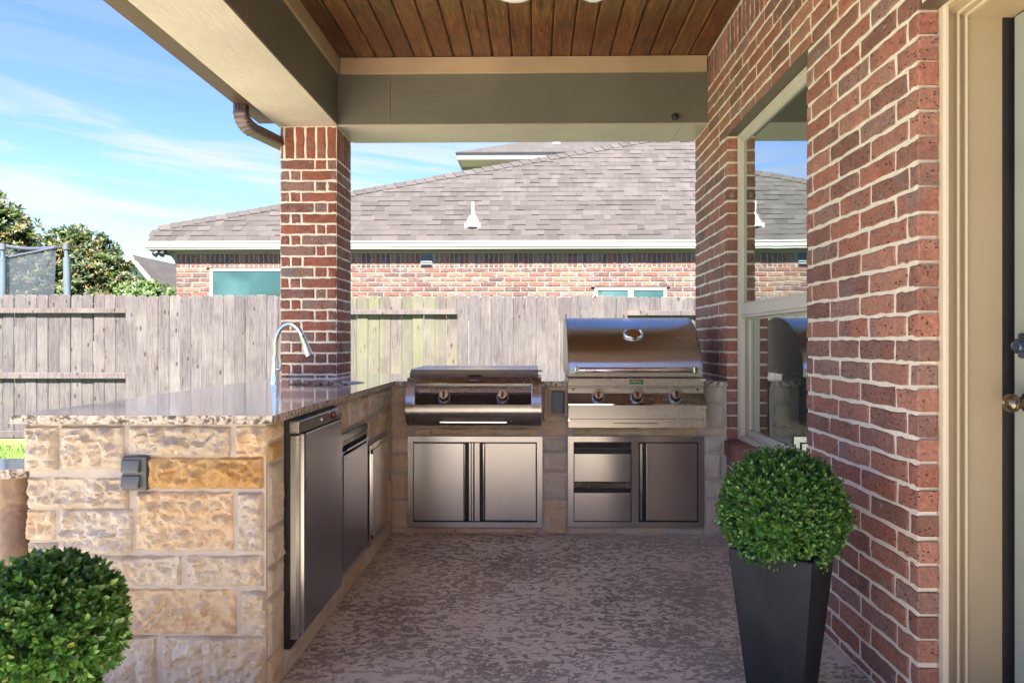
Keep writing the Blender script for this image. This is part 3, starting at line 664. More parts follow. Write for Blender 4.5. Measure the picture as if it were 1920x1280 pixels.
# ================================================================== STONE KITCHEN COUNTER
kit = thing('stone_counter', 'L shaped outdoor kitchen base of rough limestone blocks under a granite top', 'outdoor kitchen', (-1.2, 3.3, 0))
CT, CB = .939, .911
NY, SX, BYF = 2.305, -.882, 4.31           # near face, side face, back face planes
OX = -1.668
SN = 0
def stone(parent, origin, rot, rc, m, rough=.016, res=.014, gap=.0):
    """rough faced block, u/z rectangle, face along local -y"""
    global SN; SN += 1
    u0, u1, z0, z1 = rc; w, h = u1 - u0, z1 - z0
    nx, nz = max(4, int(w / res)), max(4, int(h / res)); off = Vector((SN * 3.7, SN * 1.3, 0))
    vs = []
    for j in range(nz + 1):
        for i in range(nx + 1):
            x, z = w * i / nx, h * j / nz
            e = min(x, w - x, z, h - z); k = max(0, min(1, e / .018)) ** .6
            p = Vector((x * 11, z * 13, 0)) + off
            d = noise.fractal(p * .5, .9, 2.1, 3) * .5 + (abs(noise.noise(p * 1.7)) - .2) * 1.1 + (abs(noise.noise(p * 3.3)) - .2) * .5 + noise.fractal(p * 6, .8, 2, 3) * .22
            y = -(rough * (.25 + d) * k + .007 * min(1, k * 3)) - .001
            wob = noise.noise(Vector((x * 22, z * 22, SN * 2.0))) * .005
            wx = wob if 0 < i < nx else wob * .8; 
            ex = x + (wx if (i in (0, nx)) else wob * .5); ez = z + (noise.noise(Vector((x * 25 + 9, z * 25, SN))) * .004)
            vs.append((ex, min(y, -.0008), ez))
    fs = [(j * (nx + 1) + i, j * (nx + 1) + i + 1, (j + 1) * (nx + 1) + i + 1, (j + 1) * (nx + 1) + i) for j in range(nz) for i in range(nx)]
    # skirt to the back
    loop = [i for i in range(nx + 1)] + [j * (nx + 1) + nx for j in range(1, nz + 1)] + [nz * (nx + 1) + i for i in range(nx - 1, -1, -1)] + [j * (nx + 1) for j in range(nz - 1, 0, -1)]
    b = len(vs); vs += [(vs[q][0], .018, vs[q][2]) for q in loop]; n = len(loop)
    fs += [(loop[i], b + i, b + (i + 1) % n, loop[(i + 1) % n]) for i in range(n)]
    me = bpy.data.meshes.new('stone'); me.from_pydata(vs, [], fs)
    for p in me.polygons: p.use_smooth = True
    me.set_sharp_from_angle(angle=rad(42))
    U = Vector((math.cos(rot), math.sin(rot), 0)); P = Vector(origin) + U * u0 + Vector((0, 0, z0))
    o = link('stone', me, m, parent, P, rot); return o
# near face, measured from the photo (px, py rectangles on that face)
NS = 0
def crop(x0, x1, y0, y1): return (x0 / 2.37, x1 / 2.37, 740 + y0 / 2.37, 740 + y1 / 2.37)
near = [(112, 262, 138, 336, MS), (275, 556, 138, 327, MS), (575, 1026, 140, 270, MS), (1050, 1184, 140, 276, MSM),
        (665, 1172, 278, 414, MSY), (128, 576, 368, 500, MS), (608, 1040, 430, 686, MSM), (1056, 1172, 432, 692, MS),
        (124, 246, 512, 642, MSM), (272, 592, 508, 702, MS), (126, 258, 656, 842, MS), (276, 806, 714, 842, MS), (832, 1172, 712, 846, MS),
        (128, 520, 858, 1054, MS), (538, 1052, 862, 1056, MSY if False else MSM), (1072, 1182, 868, 1062, MS),
        (128, 395, 1070, 1285, MS), (412, 696, 1066, 1285, MS), (726, 1178, 1070, 1285, MS),
        (128, 600, 1300, 1366, MS), (618, 1178, 1300, 1366, MSM)]
for a, b, c, d, m in near:
    q = crop(a, b, c, d); p0 = PY(q[0], q[3], NY); p1 = PY(q[1], q[2], NY)
    stone(kit, (0, NY, 0), 0, (p0.x, p1.x, max(.006, p0.z), p1.z), m, .038, .006)
# cores
G().box(OX, SX, NY, BYF + .3, 0, CB - .002).obj('mortar_core', MSJ, kit, None)
G().box(OX, 1.165, BYF, 5.28, 0, CB - .002).obj('mortar_core', MSJ, kit, None)
# side face (x = SX, looking +x): local frame rot 90deg, u = y
def sstone(y0, y1, z0, z1, m=MS, r=.010): stone(kit, (SX, 0, 0), math.pi / 2, (y0 + .005, y1 - .005, z0 + .005, z1 - .005), m, r * 1.5, .011)
for a, b, m in ((.0, .13, MSM), (.13, .33, MS), (.33, .43, MS), (.43, .56, MS), (.56, .775, MS), (.775, .845, MSY), (.845, .905, MSM)):
    sstone(2.312, 2.452, a, b, m, .007)
FY0, FY1 = 2.463, 3.024
q = FY0
for ln in (.26, .31, .22, .35, .30, .36): sstone(q, min(q + ln, 4.30), .0, .088 if q > 2.9 else .118, (MSM, MS)[int(q * 7) % 2], .010); q += ln
sstone(3.05, 3.30, .77, .905, MSM); sstone(3.31, 3.50, .775, .905, MS); sstone(3.51, 3.70, .775, .905, MSM); sstone(3.71, 3.96, .78, .905, MS)
sstone(3.66, 3.95, .65, .77, MSM); sstone(3.97, 4.30, .65, .78, MSM); sstone(3.98, 4.30, .79, .905, MS); sstone(4.15, 4.30, .37, .64, MS); sstone(4.15, 4.30, .09, .36, MSM)
# back face stones: px rectangles
bk = [(731, 764, 723, 789, MSM), (731, 764, 793, 818, MSM), (731, 764, 822, 848, MSM), (731, 764, 852, 883, MSM), (731, 764, 888, 936, MSM), (731, 764, 940, 1002, MSM),
      (775, 805, 803, 816, MSM), (807, 1008, 802, 816, MSM), (1018, 1028, 722, 790, MSM), (1029, 1062, 777, 787, MSM), (1018, 1064, 790, 818, MSM), (1060, 1064, 722, 775, MSM),
      (1018, 1063, 822, 847, MS), (1018, 1063, 850, 883, MS), (1018, 1063, 887, 935, MS), (1018, 1063, 939, 1001, MSM), (1028, 1062, 722, 732, MSM),
      (1072, 1100, 803, 816, MSM), (1102, 1302, 802, 816, MSM), (1305, 1356, 802, 817, MS), (1321, 1354, 723, 754, MS), (1321, 1356, 758, 800, MS),
      (1321, 1354, 822, 846, MS), (1321, 1352, 850, 898, MS), (1321, 1354, 902, 934, MS), (1321, 1354, 938, 1002, MS),
      (775, 850, 988, 1002, MSM), (853, 1008, 989, 1002, MSM), (1066, 1150, 989, 1002, MSM), (1153, 1245, 989, 1002, MSM), (1248, 1318, 989, 1002, MS)]
for a, b, c, d, m in bk:
    p0 = PY(a, d, BYF); p1 = PY(b, c, BYF); stone(kit, (0, BYF, 0), 0, (p0.x, min(p1.x, 1.166), max(.004, p0.z), min(p1.z, .906)), m, .016, .011)
# outer (left) face, hidden from here
for k in range(4):
    q = NY + .02
    while q < 5.0:
        ln = R.uniform(.3, .55); stone(kit, (OX, 0, 0), -math.pi / 2, (-min(q + ln, 5.25), -q - .012, .01 + k * .225, .222 + k * .225), (MS, MSM)[R.randrange(2)], .014, .03); q += ln
# countertop with oval sink opening
SC, SRX, SRY = (-1.19, 4.03), .205, .27
bm = bmesh.new()
outer = [(-1.715, 2.28), (-.853, 2.28), (-.853, 4.285), (1.166, 4.285), (1.166, 5.32), (-1.33, 5.32), (-1.715, 5.32)]
def loopv(ps):
    vv = [bm.verts.new((x, y, 0)) for x, y in ps]; return vv, [bm.edges.new((vv[i], vv[(i + 1) % len(vv)])) for i in range(len(vv))]
ov, oe = loopv(outer); iv, ie = loopv([(SC[0] + SRX * math.cos(2 * math.pi * i / 40), SC[1] + SRY * math.sin(2 * math.pi * i / 40)) for i in range(40)])
bmesh.ops.triangle_fill(bm, use_beauty=True, edges=oe + ie)
for f in [f for f in bm.faces if (f.calc_center_median().x - SC[0]) ** 2 / SRX ** 2 + (f.calc_center_median().y - SC[1]) ** 2 / SRY ** 2 < .9 and all(v in iv for v in f.verts)]: bm.faces.remove(f)
bm.verts.index_update(); tv = [v.co.copy() for v in bm.verts]; tf = [[v.index for v in f.verts] for f in bm.faces]
loops = [[v.index for v in ov], [v.index for v in iv]]; bm.free()
n = len(tv); g = G(); g.add([(v.x, v.y, CT) for v in tv], tf); top = g.obj('countertop', MG, kit, None)
g = G(); vs = [(v.x, v.y, CT - .0002) for v in tv] + [(v.x, v.y, CB) for v in tv]; fs = [tuple(i + n for i in f) for f in tf]
for lp in loops: fs += [(lp[i], lp[(i + 1) % len(lp)], lp[(i + 1) % len(lp)] + n, lp[i] + n) for i in range(len(lp))]
g.add(vs, fs); g.obj('granite_edge', MGE, top, 40)
g = G(); pr = [(1.02, CB - .003), (1.0, CB - .02), (.95, CB - .16), (.8, CB - .18), (.1, CB - .185)]
vs = []
for r_, z in pr:
    for i in range(40): a = 2 * math.pi * i / 40; vs.append((SC[0] + SRX * r_ * math.cos(a), SC[1] + SRY * r_ * math.sin(a), z))
g.add(vs, [(j * 40 + i, j * 40 + (i + 1) % 40, (j + 1) * 40 + (i + 1) % 40, (j + 1) * 40 + i) for j in range(4) for i in range(40)]); g.obj('sink_bowl', MST, kit, 40)
# faucet
fx, fy = PY(517, 700, 3.98).x, 3.98; s_ = 1.0
fa = thing('faucet', 'chrome gooseneck pull down faucet beside the sink on the granite counter', 'faucet', (fx, fy, CT))
def fp(px, py): p = PY(px, py, fy); return Vector((p.x, fy, p.z))
G().lathe([(.002, 0), (.028, 0), (.028, .006), (.025, .02), (.020, .09), (.0165, .15), (.0155, .16)], (fx, fy, CT + .0005), 'z', 28).obj('faucet_base', MCH, fa, 60)
ctr = fp(517, 690); arc = [Vector((fx, fy, CT + .15)), Vector((fx, fy, CT + .22))]
c0 = fp(517, 646); rx = fp(543, 646).x - fx; rz = fp(543, 607).z - c0.z
for i in range(0, 19):
    a = math.pi - i * math.pi * .86 / 18; arc.append(Vector((fx + rx + rx * math.cos(a), fy, c0.z + rz * math.sin(a))))
G().tube(arc, .0125, 16).obj('gooseneck', MCH, fa, 60)
e0, e1 = arc[-1], fp(580.5, 667); d = (e1 - e0)
G().tube([e0, e0 + d * .12, e0 + d * .25, e0 + d * .9, e1], [.0135, .0155, .016, .021, .0205], 18).obj('spray_head', MCH, fa, 60)
G().tube([e1 - d * .02, e1 + d * .03], [.0175, .017], 18).obj('spray_face', MBKP, fa, 60)
G().tube([Vector((fx + .012, fy - .01, CT + .085)), Vector((fx + .034, fy - .018, CT + .085))], .011, 14).obj('handle_hub', MCH, fa, 60)
G().tube([Vector((fx + .032, fy - .018, CT + .085)), Vector((fx + .036, fy - .02, CT + .12)), Vector((fx + .030, fy - .022, CT + .155))], [.006, .0055, .0045], 10).obj('lever', MCH, fa, 60)
# ---------------------------------------------------------------- fridge
FXP = -.827
fr_ = thing('outdoor_fridge', 'stainless undercounter fridge with a tall recessed edge handle set into the stone counter', 'fridge', (-1.1, 2.74, .12))
G().box(-1.45, SX + .022, FY0 + .004, FY1 - .004, .10, .905).obj('cabinet', MBK, fr_, None)
G().bbox(SX + .02, FXP, FY0 + .002, FY1 - .002, .857, .900, .003, 2).obj('control_panel', MST, fr_)
G().box(SX + .023, FXP - .006, FY0 + .004, FY1 - .004, .852, .857).obj('door_gap', MBK, fr_, None)
dr = G().bbox(SX + .024, FXP, FY0 + .072, FY1 - .006, .135, .850, .006, 2).obj('door', MSTB, fr_)
g = G(); g.prism_z([(SX + .024, FY0 + .003), (FXP - .012, FY0 + .003), (FXP - .002, FY0 + .012), (FXP - .002, FY0 + .022), (FXP - .012, FY0 + .026), (FXP - .018, FY0 + .040), (FXP - .012, FY0 + .050), (FXP, FY0 + .054), (FXP, FY0 + .069), (SX + .024, FY0 + .0705)], .135, .848); g.obj('edge_handle', MST, dr, 30)
dp = PX(624, 794, FXP)
G().bbox(FXP - .001, FXP + .002, dp.y - .03, dp.y + .03, .866, .893, .001).obj('display', MBKP, fr_)
text('digits', '38', .015, MRED, (FXP + .0028, dp.y, .879), fr_, (math.pi / 2, 0, math.pi / 2))
lp_ = PX(603, 800, FXP); G().lathe([(.001, .004), (.007, .004), (.009, 0), (.001, 0)], (FXP, lp_.y, .879), 'x', 20).obj('lock', MCH, fr_)
# ---------------------------------------------------------------- side cabinets
def px_side(y0, y1, z0, z1, name, label, cat):
    return thing(name, label, cat, (SX, (y0 + y1) / 2, z0))
y0, y1, z0, z1 = 3.135, 3.634, .128, .760
td = px_side(y0, y1, z0, z1, 'trash_drawer', 'dark stainless pull out drawer with top slot handle between fridge and small door', 'drawer')
XF = SX + .006
g = G(); frame(g, XF, XF + .012, y0, y1, z0, z1, .028, .03, .03); g.obj('drawer_frame', MSTB, td, None)
G().box(XF - .02, XF + .002, y0 + .02, y1 - .02, z0 + .02, z1 - .02).obj('gap', MBK, td, None)
g = G(); g.bbox(XF + .003, XF + .016, y0 + .031, y1 - .031, z0 + .033, z1 - .095, .003); g.prism_y([(XF + .003, z1 - .094), (XF + .030, z1 - .075), (XF + .030, z1 - .066), (XF + .003, z1 - .088)], y0 + .031, y1 - .031); g.obj('drawer_front', MSTB, td)
G().box(XF + .003, XF + .014, y0 + .031, y1 - .031, z1 - .05, z1 - .033).obj('slot_trim', MST, td, None)
y0, y1, z0, z1 = 3.675, 4.13, .105, .635
ad = px_side(y0, y1, z0, z1, 'access_door', 'small single stainless access door at the far end of the left counter run', 'cabinet door')
g = G(); frame(g, XF, XF + .012, y0, y1, z0, z1, .028); g.obj('door_frame', MSTV, ad, None)
G().box(XF - .02, XF + .002, y0 + .02, y1 - .02, z0 + .02, z1 - .02).obj('gap', MBK, ad, None)
G().bbox(XF + .003, XF + .014, y0 + .08, y1 - .031, z0 + .031, z1 - .031, .003).obj('door_panel', MSTV, ad)
G().box(XF + .003, XF + .018, y0 + .045, y0 + .055, z0 + .05, z1 - .05).obj('pull_strip', MCH, ad, None)
G().box(XF + .003, XF + .010, y0 + .031, y0 + .044, z0 + .031, z1 - .031).obj('door_edge', MSTV, ad, None)
# ---------------------------------------------------------------- back cabinets
YB = BYF - .008
def bfr(g, xa, xb, za, zb, w, y0=YB - .010, y1=YB): 
    g.box(xa, xa + w, y0, y1, za, zb); g.box(xb - w, xb, y0, y1, za, zb); g.box(xa + w, xb - w, y0, y1, za, za + w); g.box(xa + w, xb - w, y0, y1, zb - w, zb)
def q2(a, b, c, d, Y=YB): p0 = PY(a, d, Y); p1 = PY(b, c, Y); return p0.x, p1.x, p0.z, p1.z
xa, xb, za, zb = q2(765, 1017, 818, 987)
dd = thing('double_door_cabinet', 'stainless double door cabinet below the flat griddle', 'cabinet', ((xa + xb) / 2, YB, za))
g = G(); bfr(g, xa, xb, za, zb, .033); g.obj('cabinet_frame', MSTV, dd, None)
G().box(xa + .02, xb - .02, YB - .004, YB + .015, za + .02, zb - .02).obj('gap', MBK, dd, None)
a, b, c, d = q2(776, 870, 830, 974); G().bbox(a, b, YB - .016, YB - .004, c, d, .003, 2).obj('door_panel', MSTV, dd)
a, b, c, d = q2(909.5, 1005, 830, 974); G().bbox(a, b, YB - .016, YB - .004, c, d, .003, 2).obj('door_panel', MSTV, dd)
for l_, r_ in ((879.5, 883.5), (884.5, 888), (890, 900)):
    a, b, c, d = q2(l_, r_, 829, 975); G().bbox(a, b, YB - .018, YB - .004, c, d, .002).obj('centre_stile', MSTV, dd)
for l_, r_ in ((870.6, 872.5), (905.5, 908.5)):
    a, b, c, d = q2(l_, r_, 831, 973); G().bbox(a, b, YB - .014, YB - .004, c, d, .0015).obj('pull_edge', MST, dd)
xa, xb, za, zb = q2(1065, 1319, 818, 987)
dc = thing('drawer_cabinet', 'stainless cabinet with two drawers and one door below the hooded grill', 'cabinet', ((xa + xb) / 2, YB, za))
g = G(); bfr(g, xa, xb, za, zb, .033); a, b, c, d = q2(1183.5, 1197, 829, 976); g.box(a, b, YB - .010, YB, za + .033, zb - .033); g.obj('cabinet_frame', MSTV, dc, None)
G().box(xa + .02, xb - .02, YB - .004, YB + .015, za + .02, zb - .02).obj('gap', MBK, dc, None)
for t0, t1, t2, t3 in ((831, 840.5, 849.5, 902), (903.5, 913.5, 922.5, 975)):
    a, b, c, d = q2(1076, 1182, t2, t3); dw = G().bbox(a, b, YB - .016, YB - .004, c, d, .003, 2).obj('drawer_front', MSTV, dc)
    a, b, c, d = q2(1076, 1182, t0, t1 - 1); G().prism_x([(YB - .004, c), (YB - .024, c - .001), (YB - .026, c + .006), (YB - .006, d), (YB - .004, d)], a, b).obj('drawer_pull', MST, dw)
a, b, c, d = q2(1211, 1306.5, 830, 974); G().bbox(a, b, YB - .016, YB - .004, c, d, .003, 2).obj('door_panel', MSTV, dc)
a, b, c, d = q2(1199, 1204, 831, 974); G().bbox(a, b, YB - .018, YB - .004, c, d, .002).obj('pull_edge', MST, dc)
# ---------------------------------------------------------------- griddle
gx0, gx1 = PY(762, 750, 4.12).x, PY(1015, 750, 4.12).x
gr = thing('flat_griddle', 'low built in stainless griddle with flat lid and two black knobs', 'griddle', ((gx0 + gx1) / 2, 4.3, .68))
outerp = [(4.155, .966), (4.128, .935), (4.106, .90), (4.090, .86), (4.082, .82), (4.080, .78), (4.086, .745), (4.102, .715), (4.13, .692), (4.16, .683), (4.30, .680), (4.60, .70), (4.60, .966)]
# body sides full profile, middle recessed for the knob panel
G().prism_x(outerp, gx0, gx0 + .052).obj('side_cheek', MST, gr, 25)
G().prism_x(outerp, gx1 - .052, gx1).obj('side_cheek', MST, gr, 25)
mid = [(4.155, .966), (4.128, .935), (4.165, .930), (4.165, .918), (4.150, .880), (4.146, .876), (4.098, .816), (4.082, .814), (4.080, .78), (4.086, .745), (4.102, .715), (4.13, .692), (4.16, .683), (4.30, .680), (4.60, .70), (4.60, .966)]
G().prism_x([(y + .0, z) for y, z in mid], gx0 + .052, gx1 - .052).obj('front_panel', MST, gr, 20)
G().prism_x([(4.145, .8745), (4.0975, .8165), (4.0965, .8175), (4.144, .8755)], gx0 + .056, gx1 - .056).obj('knob_plate', plain('dark_glossy_steel', (.10, .10, .11), .16, .9, .1, 8, .02), gr, None)
MDKS = gr.children[-1].data.materials[0]
g = G()
for x in (gx0 + .050, gx1 - .055): g.tube([(x, 4.126, .935), (x, 4.104, .898), (x, 4.088, .855), (x, 4.080, .815)], .003, 8)
g.tube([(gx0 + .05, 4.124, .934), (gx1 - .052, 4.124, .934)], .003, 8); g.obj('recess_trim', MCH, gr)
a, b, c, d = q2(825, 950, 790.2, 791.6, 4.09); G().box(a, b, 4.0785, 4.09, c, d).obj('vent_slot', MCH, gr, None)
a, b, c, d = q2(876, 902, 710, 716.5, 4.13); pl = G().bbox(a, b, 4.128, 4.142, .943, .962, .002).obj('badge', MBKP, gr)
text('badge_text', 'FIREMAGIC', .0125, MCH, ((a + b) / 2, 4.1275, .9525), pl)
lx0, lx1 = PY(769, 700, 4.17).x, PY(1009, 700, 4.17).x
G().prism_x([(4.162, .968), (4.156, .985), (4.196, 1.012), (4.23, 1.016), (4.74, 1.020), (4.78, 1.0), (4.78, .968)], lx0, lx1).obj('lid', MHOOD, gr, 25)
G().tube([(lx1, 4.70, .985), (lx1 + .03, 4.70, .985)], .005, 8).obj('hinge_pin', MST, gr)
def knob(parent, px, py, Y, zc, tilt):
    p = PY(px, py, Y); c = Vector((p.x, Y, zc)); M4 = Matrix.Translation(c) @ Matrix.Rotation(rad(tilt), 4, 'X')
    g = G(); g.lathe([(.001, .02), (.036, .02), (.038, .008), (.037, .0), (.033, -.004), (.001, -.004)], (0, 0, 0), 'y', 28); g.v = [tuple(M4 @ Vector(v)) for v in g.v]
    k = g.obj('knob_bezel', MCH, parent, 40)
    g = G(); g.lathe([(.001, -.004), (.028, -.004), (.030, -.012), (.026, -.030), (.001, -.030)], (0, 0, 0), 'y', 28); g.v = [tuple(M4 @ Vector(v)) for v in g.v]
    kk = g.obj('knob', MBKP, parent, 40)
    g = G(); g.lathe([(.019, -.030), (.0255, -.030), (.0255, -.034), (.019, -.034)], (0, 0, 0), 'y', 28); g.v = [tuple(M4 @ Vector(v)) for v in g.v]; g.obj('knob_ring', MCH, kk, 40)
    g = G(); g.bbox(-.006, .006, -.040, -.028, -.018, .018, .003); g.v = [tuple(M4 @ Vector(v)) for v in g.v]; g.obj('knob_grip', MBKP, kk)
for px in (833, 942.5): knob(gr, px, 745, 4.105, .858, -30)
# ---------------------------------------------------------------- hooded grill
hx0, hx1 = PY(1065, 700, 4.22).x, PY(1317, 700, 4.22).x
gl_ = thing('hooded_grill', 'large built in stainless gas grill with rounded hood, long handle and three knobs', 'grill', ((hx0 + hx1) / 2, 4.45, .68))
def spl(pts, n=6):
    out = []
    for i in range(len(pts) - 1):
        p0, p1, p2, p3 = pts[max(i - 1, 0)], pts[i], pts[i + 1], pts[min(i + 2, len(pts) - 1)]
        for k in range(n):
            t = k / n
            out.append(tuple(.5 * ((2 * b) + (-a + c) * t + (2 * a - 5 * b + 4 * c - d) * t * t + (-a + 3 * b - 3 * c + d) * t ** 3) for a, b, c, d in zip(p0, p1, p2, p3)))
    out.append(pts[-1]); return out
hp = spl([(4.222, .970), (4.224, 1.02), (4.236, 1.075), (4.268, 1.135), (4.33, 1.205), (4.41, 1.265), (4.51, 1.308), (4.62, 1.330), (4.74, 1.334), (4.86, 1.31), (4.94, 1.24), (4.98, 1.12), (4.985, .970)])
G().prism_x(hp, hx0 + .008, hx1 - .008).obj('hood', MHOOD, gl_, 30)
cy, cz = 4.6, 1.1
hp2 = [(cy + (y - cy) * 1.012, cz + (z - cz) * 1.012 if z > .975 else z) for y, z in hp]
G().prism_x(hp2, hx0, hx0 + .008).obj('hood_end', MST, gl_, 30); G().prism_x(hp2, hx1 - .008, hx1).obj('hood_end', MST, gl_, 30)
G().box(hx0 + .01, hx1 - .01, 4.212, 4.225, .972, .985).obj('hood_lip', MST, gl_, None)
# handle bar
hz = PY(1190, 693.5, 4.15).z; ha, hb = PY(1081, 693, 4.15).x, PY(1303, 693, 4.15).x
hb_ = G().tube([(ha, 4.15, hz), (hb, 4.15, hz)], .0165, 24).obj('handle', MCH, gl_, 60)
for x in (ha, hb):
    s = -1 if x == ha else 1
    G().bbox(x - .012, x + .014, 4.13, 4.225, hz - .020, hz + .022, .006, 2).obj('handle_bracket', MCH, gl_)
text('handle_text', 'AURORA', .016, MINK, (ha + .085, 4.1330, hz - .002), hb_); text('handle_text', 'A660i', .016, MINK, (hb - .062, 4.1330, hz - .002), hb_)
# gauge
gp_ = PY(1187.5, 627.5, 4.33); M4 = Matrix.Translation((gp_.x, 4.345, 1.218)) @ Matrix.Rotation(rad(-38), 4, 'X')
def gz(prof, name, m, sx=1.0, parent=gl_):
    g = G(); g.lathe(prof, (0, 0, 0), 'y', 32); g.v = [tuple(M4 @ Vector((v[0] * sx, v[1], v[2]))) for v in g.v]; return g.obj(name, m, parent, 40)
th = gz([(.001, .03), (.040, .03), (.046, .0), (.045, -.016), (.038, -.024), (.034, -.018), (.032, -.012), (.001, -.012)], 'temperature_gauge', MCH, 1.38)
gz([(.001, -.0125), (.031, -.0125), (.031, -.0150), (.001, -.0155)], 'gauge_face', MBKP, 1.0, th)
gz([(.026, -.016), (.030, -.016), (.030, -.020), (.026, -.020)], 'gauge_ring', MCH, 1.0, th)
# control panel
cx0, cx1 = PY(1065.5, 750, 4.12).x, PY(1322, 750, 4.12).x
cp = [(4.165, .966), (4.150, .962), (4.150, .920), (4.165, .916), (4.165, .910), (4.152, .907), (4.152, .878), (4.092, .815), (4.090, .812), (4.090, .735), (4.098, .733), (4.098, .719), (4.110, .717), (4.110, .681), (4.60, .681), (4.60, .966)]
G().prism_x(cp, cx0, cx1).obj('control_panel', MST, gl_, 20)
G().prism_x([(4.1475, .8745), (4.0925, .8170), (4.0915, .8180), (4.1465, .8755)], cx0 + .012, cx1 - .006).obj('knob_plate', MDKS, gl_, None)
G().prism_x([(4.089, .8185), (4.089, .8130), (4.087, .8130), (4.0865, .8195)], cx0, cx1).obj('front_lip', MCH, gl_, None)
G().box(cx0 + .004, cx1 - .004, 4.088, 4.0975, .7215, .7315).obj('apron_rib', MST, gl_, None)
a, b, c, d = q2(1150, 1232, 794, 800, 4.11)
G().box(a, b, 4.107, 4.1095, c, d).obj('drip_tray_front', MST, gl_, None); G().box(a, b, 4.1065, 4.1095, d + .0005, d + .0035).obj('tray_gap', MBK, gl_, None)
for px in (1121.5, 1194, 1266.5): knob(gl_, px, 745, 4.112, .858, -30)
a, b, c, d = q2(1180, 1206, 713.5, 722, 4.15); bd = G().bbox(a, b, 4.145, 4.1495, .930, .956, .001).obj('badge', MGRN, gl_); text('badge_text', 'FIREMAGIC', .0125, MCH, ((a + b) / 2, 4.1444, .943), bd)
for px in (1075, 1308): p = PY(px, 730, 4.15); G().lathe([(.001, 0), (.006, 0), (.007, .004), (.001, .004)], (p.x, 4.148, p.z), 'y', 14).obj('igniter', MBKP, gl_)
for z in (.955, .80, .727):
    for x in (cx0, cx1): G().box(x - .002, x + .004, 4.084 if z < .9 else 4.146, 4.1, z - .006, z + .006).obj('trim_clip', MCH, gl_, None)
# weather covers and socket
a, b, c, d = q2(1034, 1057, 733, 773.5, BYF)
ob = G().bbox(a, b, BYF - .035, BYF, c, d, .006, 2).obj('outlet_cover', MGR); tag(ob, 'plain grey weatherproof outlet cover between griddle and hooded grill', 'outlet')
p0 = PY(237, 916.5, NY); p1 = PY(282, 854.5, NY)
ot = thing('outdoor_outlet', 'dark grey double outdoor outlet with flip lids on the near stone face', 'outlet', ((p0.x + p1.x) / 2, NY, p0.z))
G().bbox(p0.x, p1.x, NY - .026, NY, p0.z, p1.z, .004, 2).obj('outlet_plate', MGR, ot)
zm = (p0.z + p1.z) / 2
for s in (0, 1):
    za_ = p0.z + .012 + s * (zm - p0.z - .004); zb_ = za_ + .040
    G().prism_x([(NY - .026, zb_), (NY - .034, zb_ - .004), (NY - .044, za_ + .008), (NY - .042, za_), (NY - .026, za_ - .002)], p0.x + .006, p1.x - .018).obj('flip_lid', MGR, ot)
    G().tube([(p0.x + .004, NY - .030, za_ + .004), (p0.x + .004, NY - .030, zb_ - .002)], .004, 8).obj('hinge', MGR, ot)
# ---------------------------------------------------------------- side table at left
tb = thing('side_table', 'small granite topped table on a rusty brown post left of the stone counter', 'table', (-1.79, 2.42, 0))
tp_ = [(-1.672, 2.36), (-1.70, 2.315), (-1.78, 2.275), (-1.92, 2.24), (-2.1, 2.22), (-2.35, 2.23), (-2.45, 2.30), (-2.45, 2.52), (-1.672, 2.52)]
tt = G().prism_z([(x, y) for x, y in tp_], .7572, .758).obj('table_top', MG, tb, None)
G().prism_z(tp_, .728, .757).obj('granite_edge', MGE, tt, None)
G().tube([(-1.775, 2.40, 0), (-1.775, 2.40, .727)], .058, 28).obj('post', MRUST, tb, 60)
G().box(-2.3, -1.70, 2.455, 2.485, .700, .727).obj('brace', MRUST, tb, None)
G().box(-1.775, -1.675, 2.47, 2.482, .628, .640).obj('brace', MBKP, tb, None)
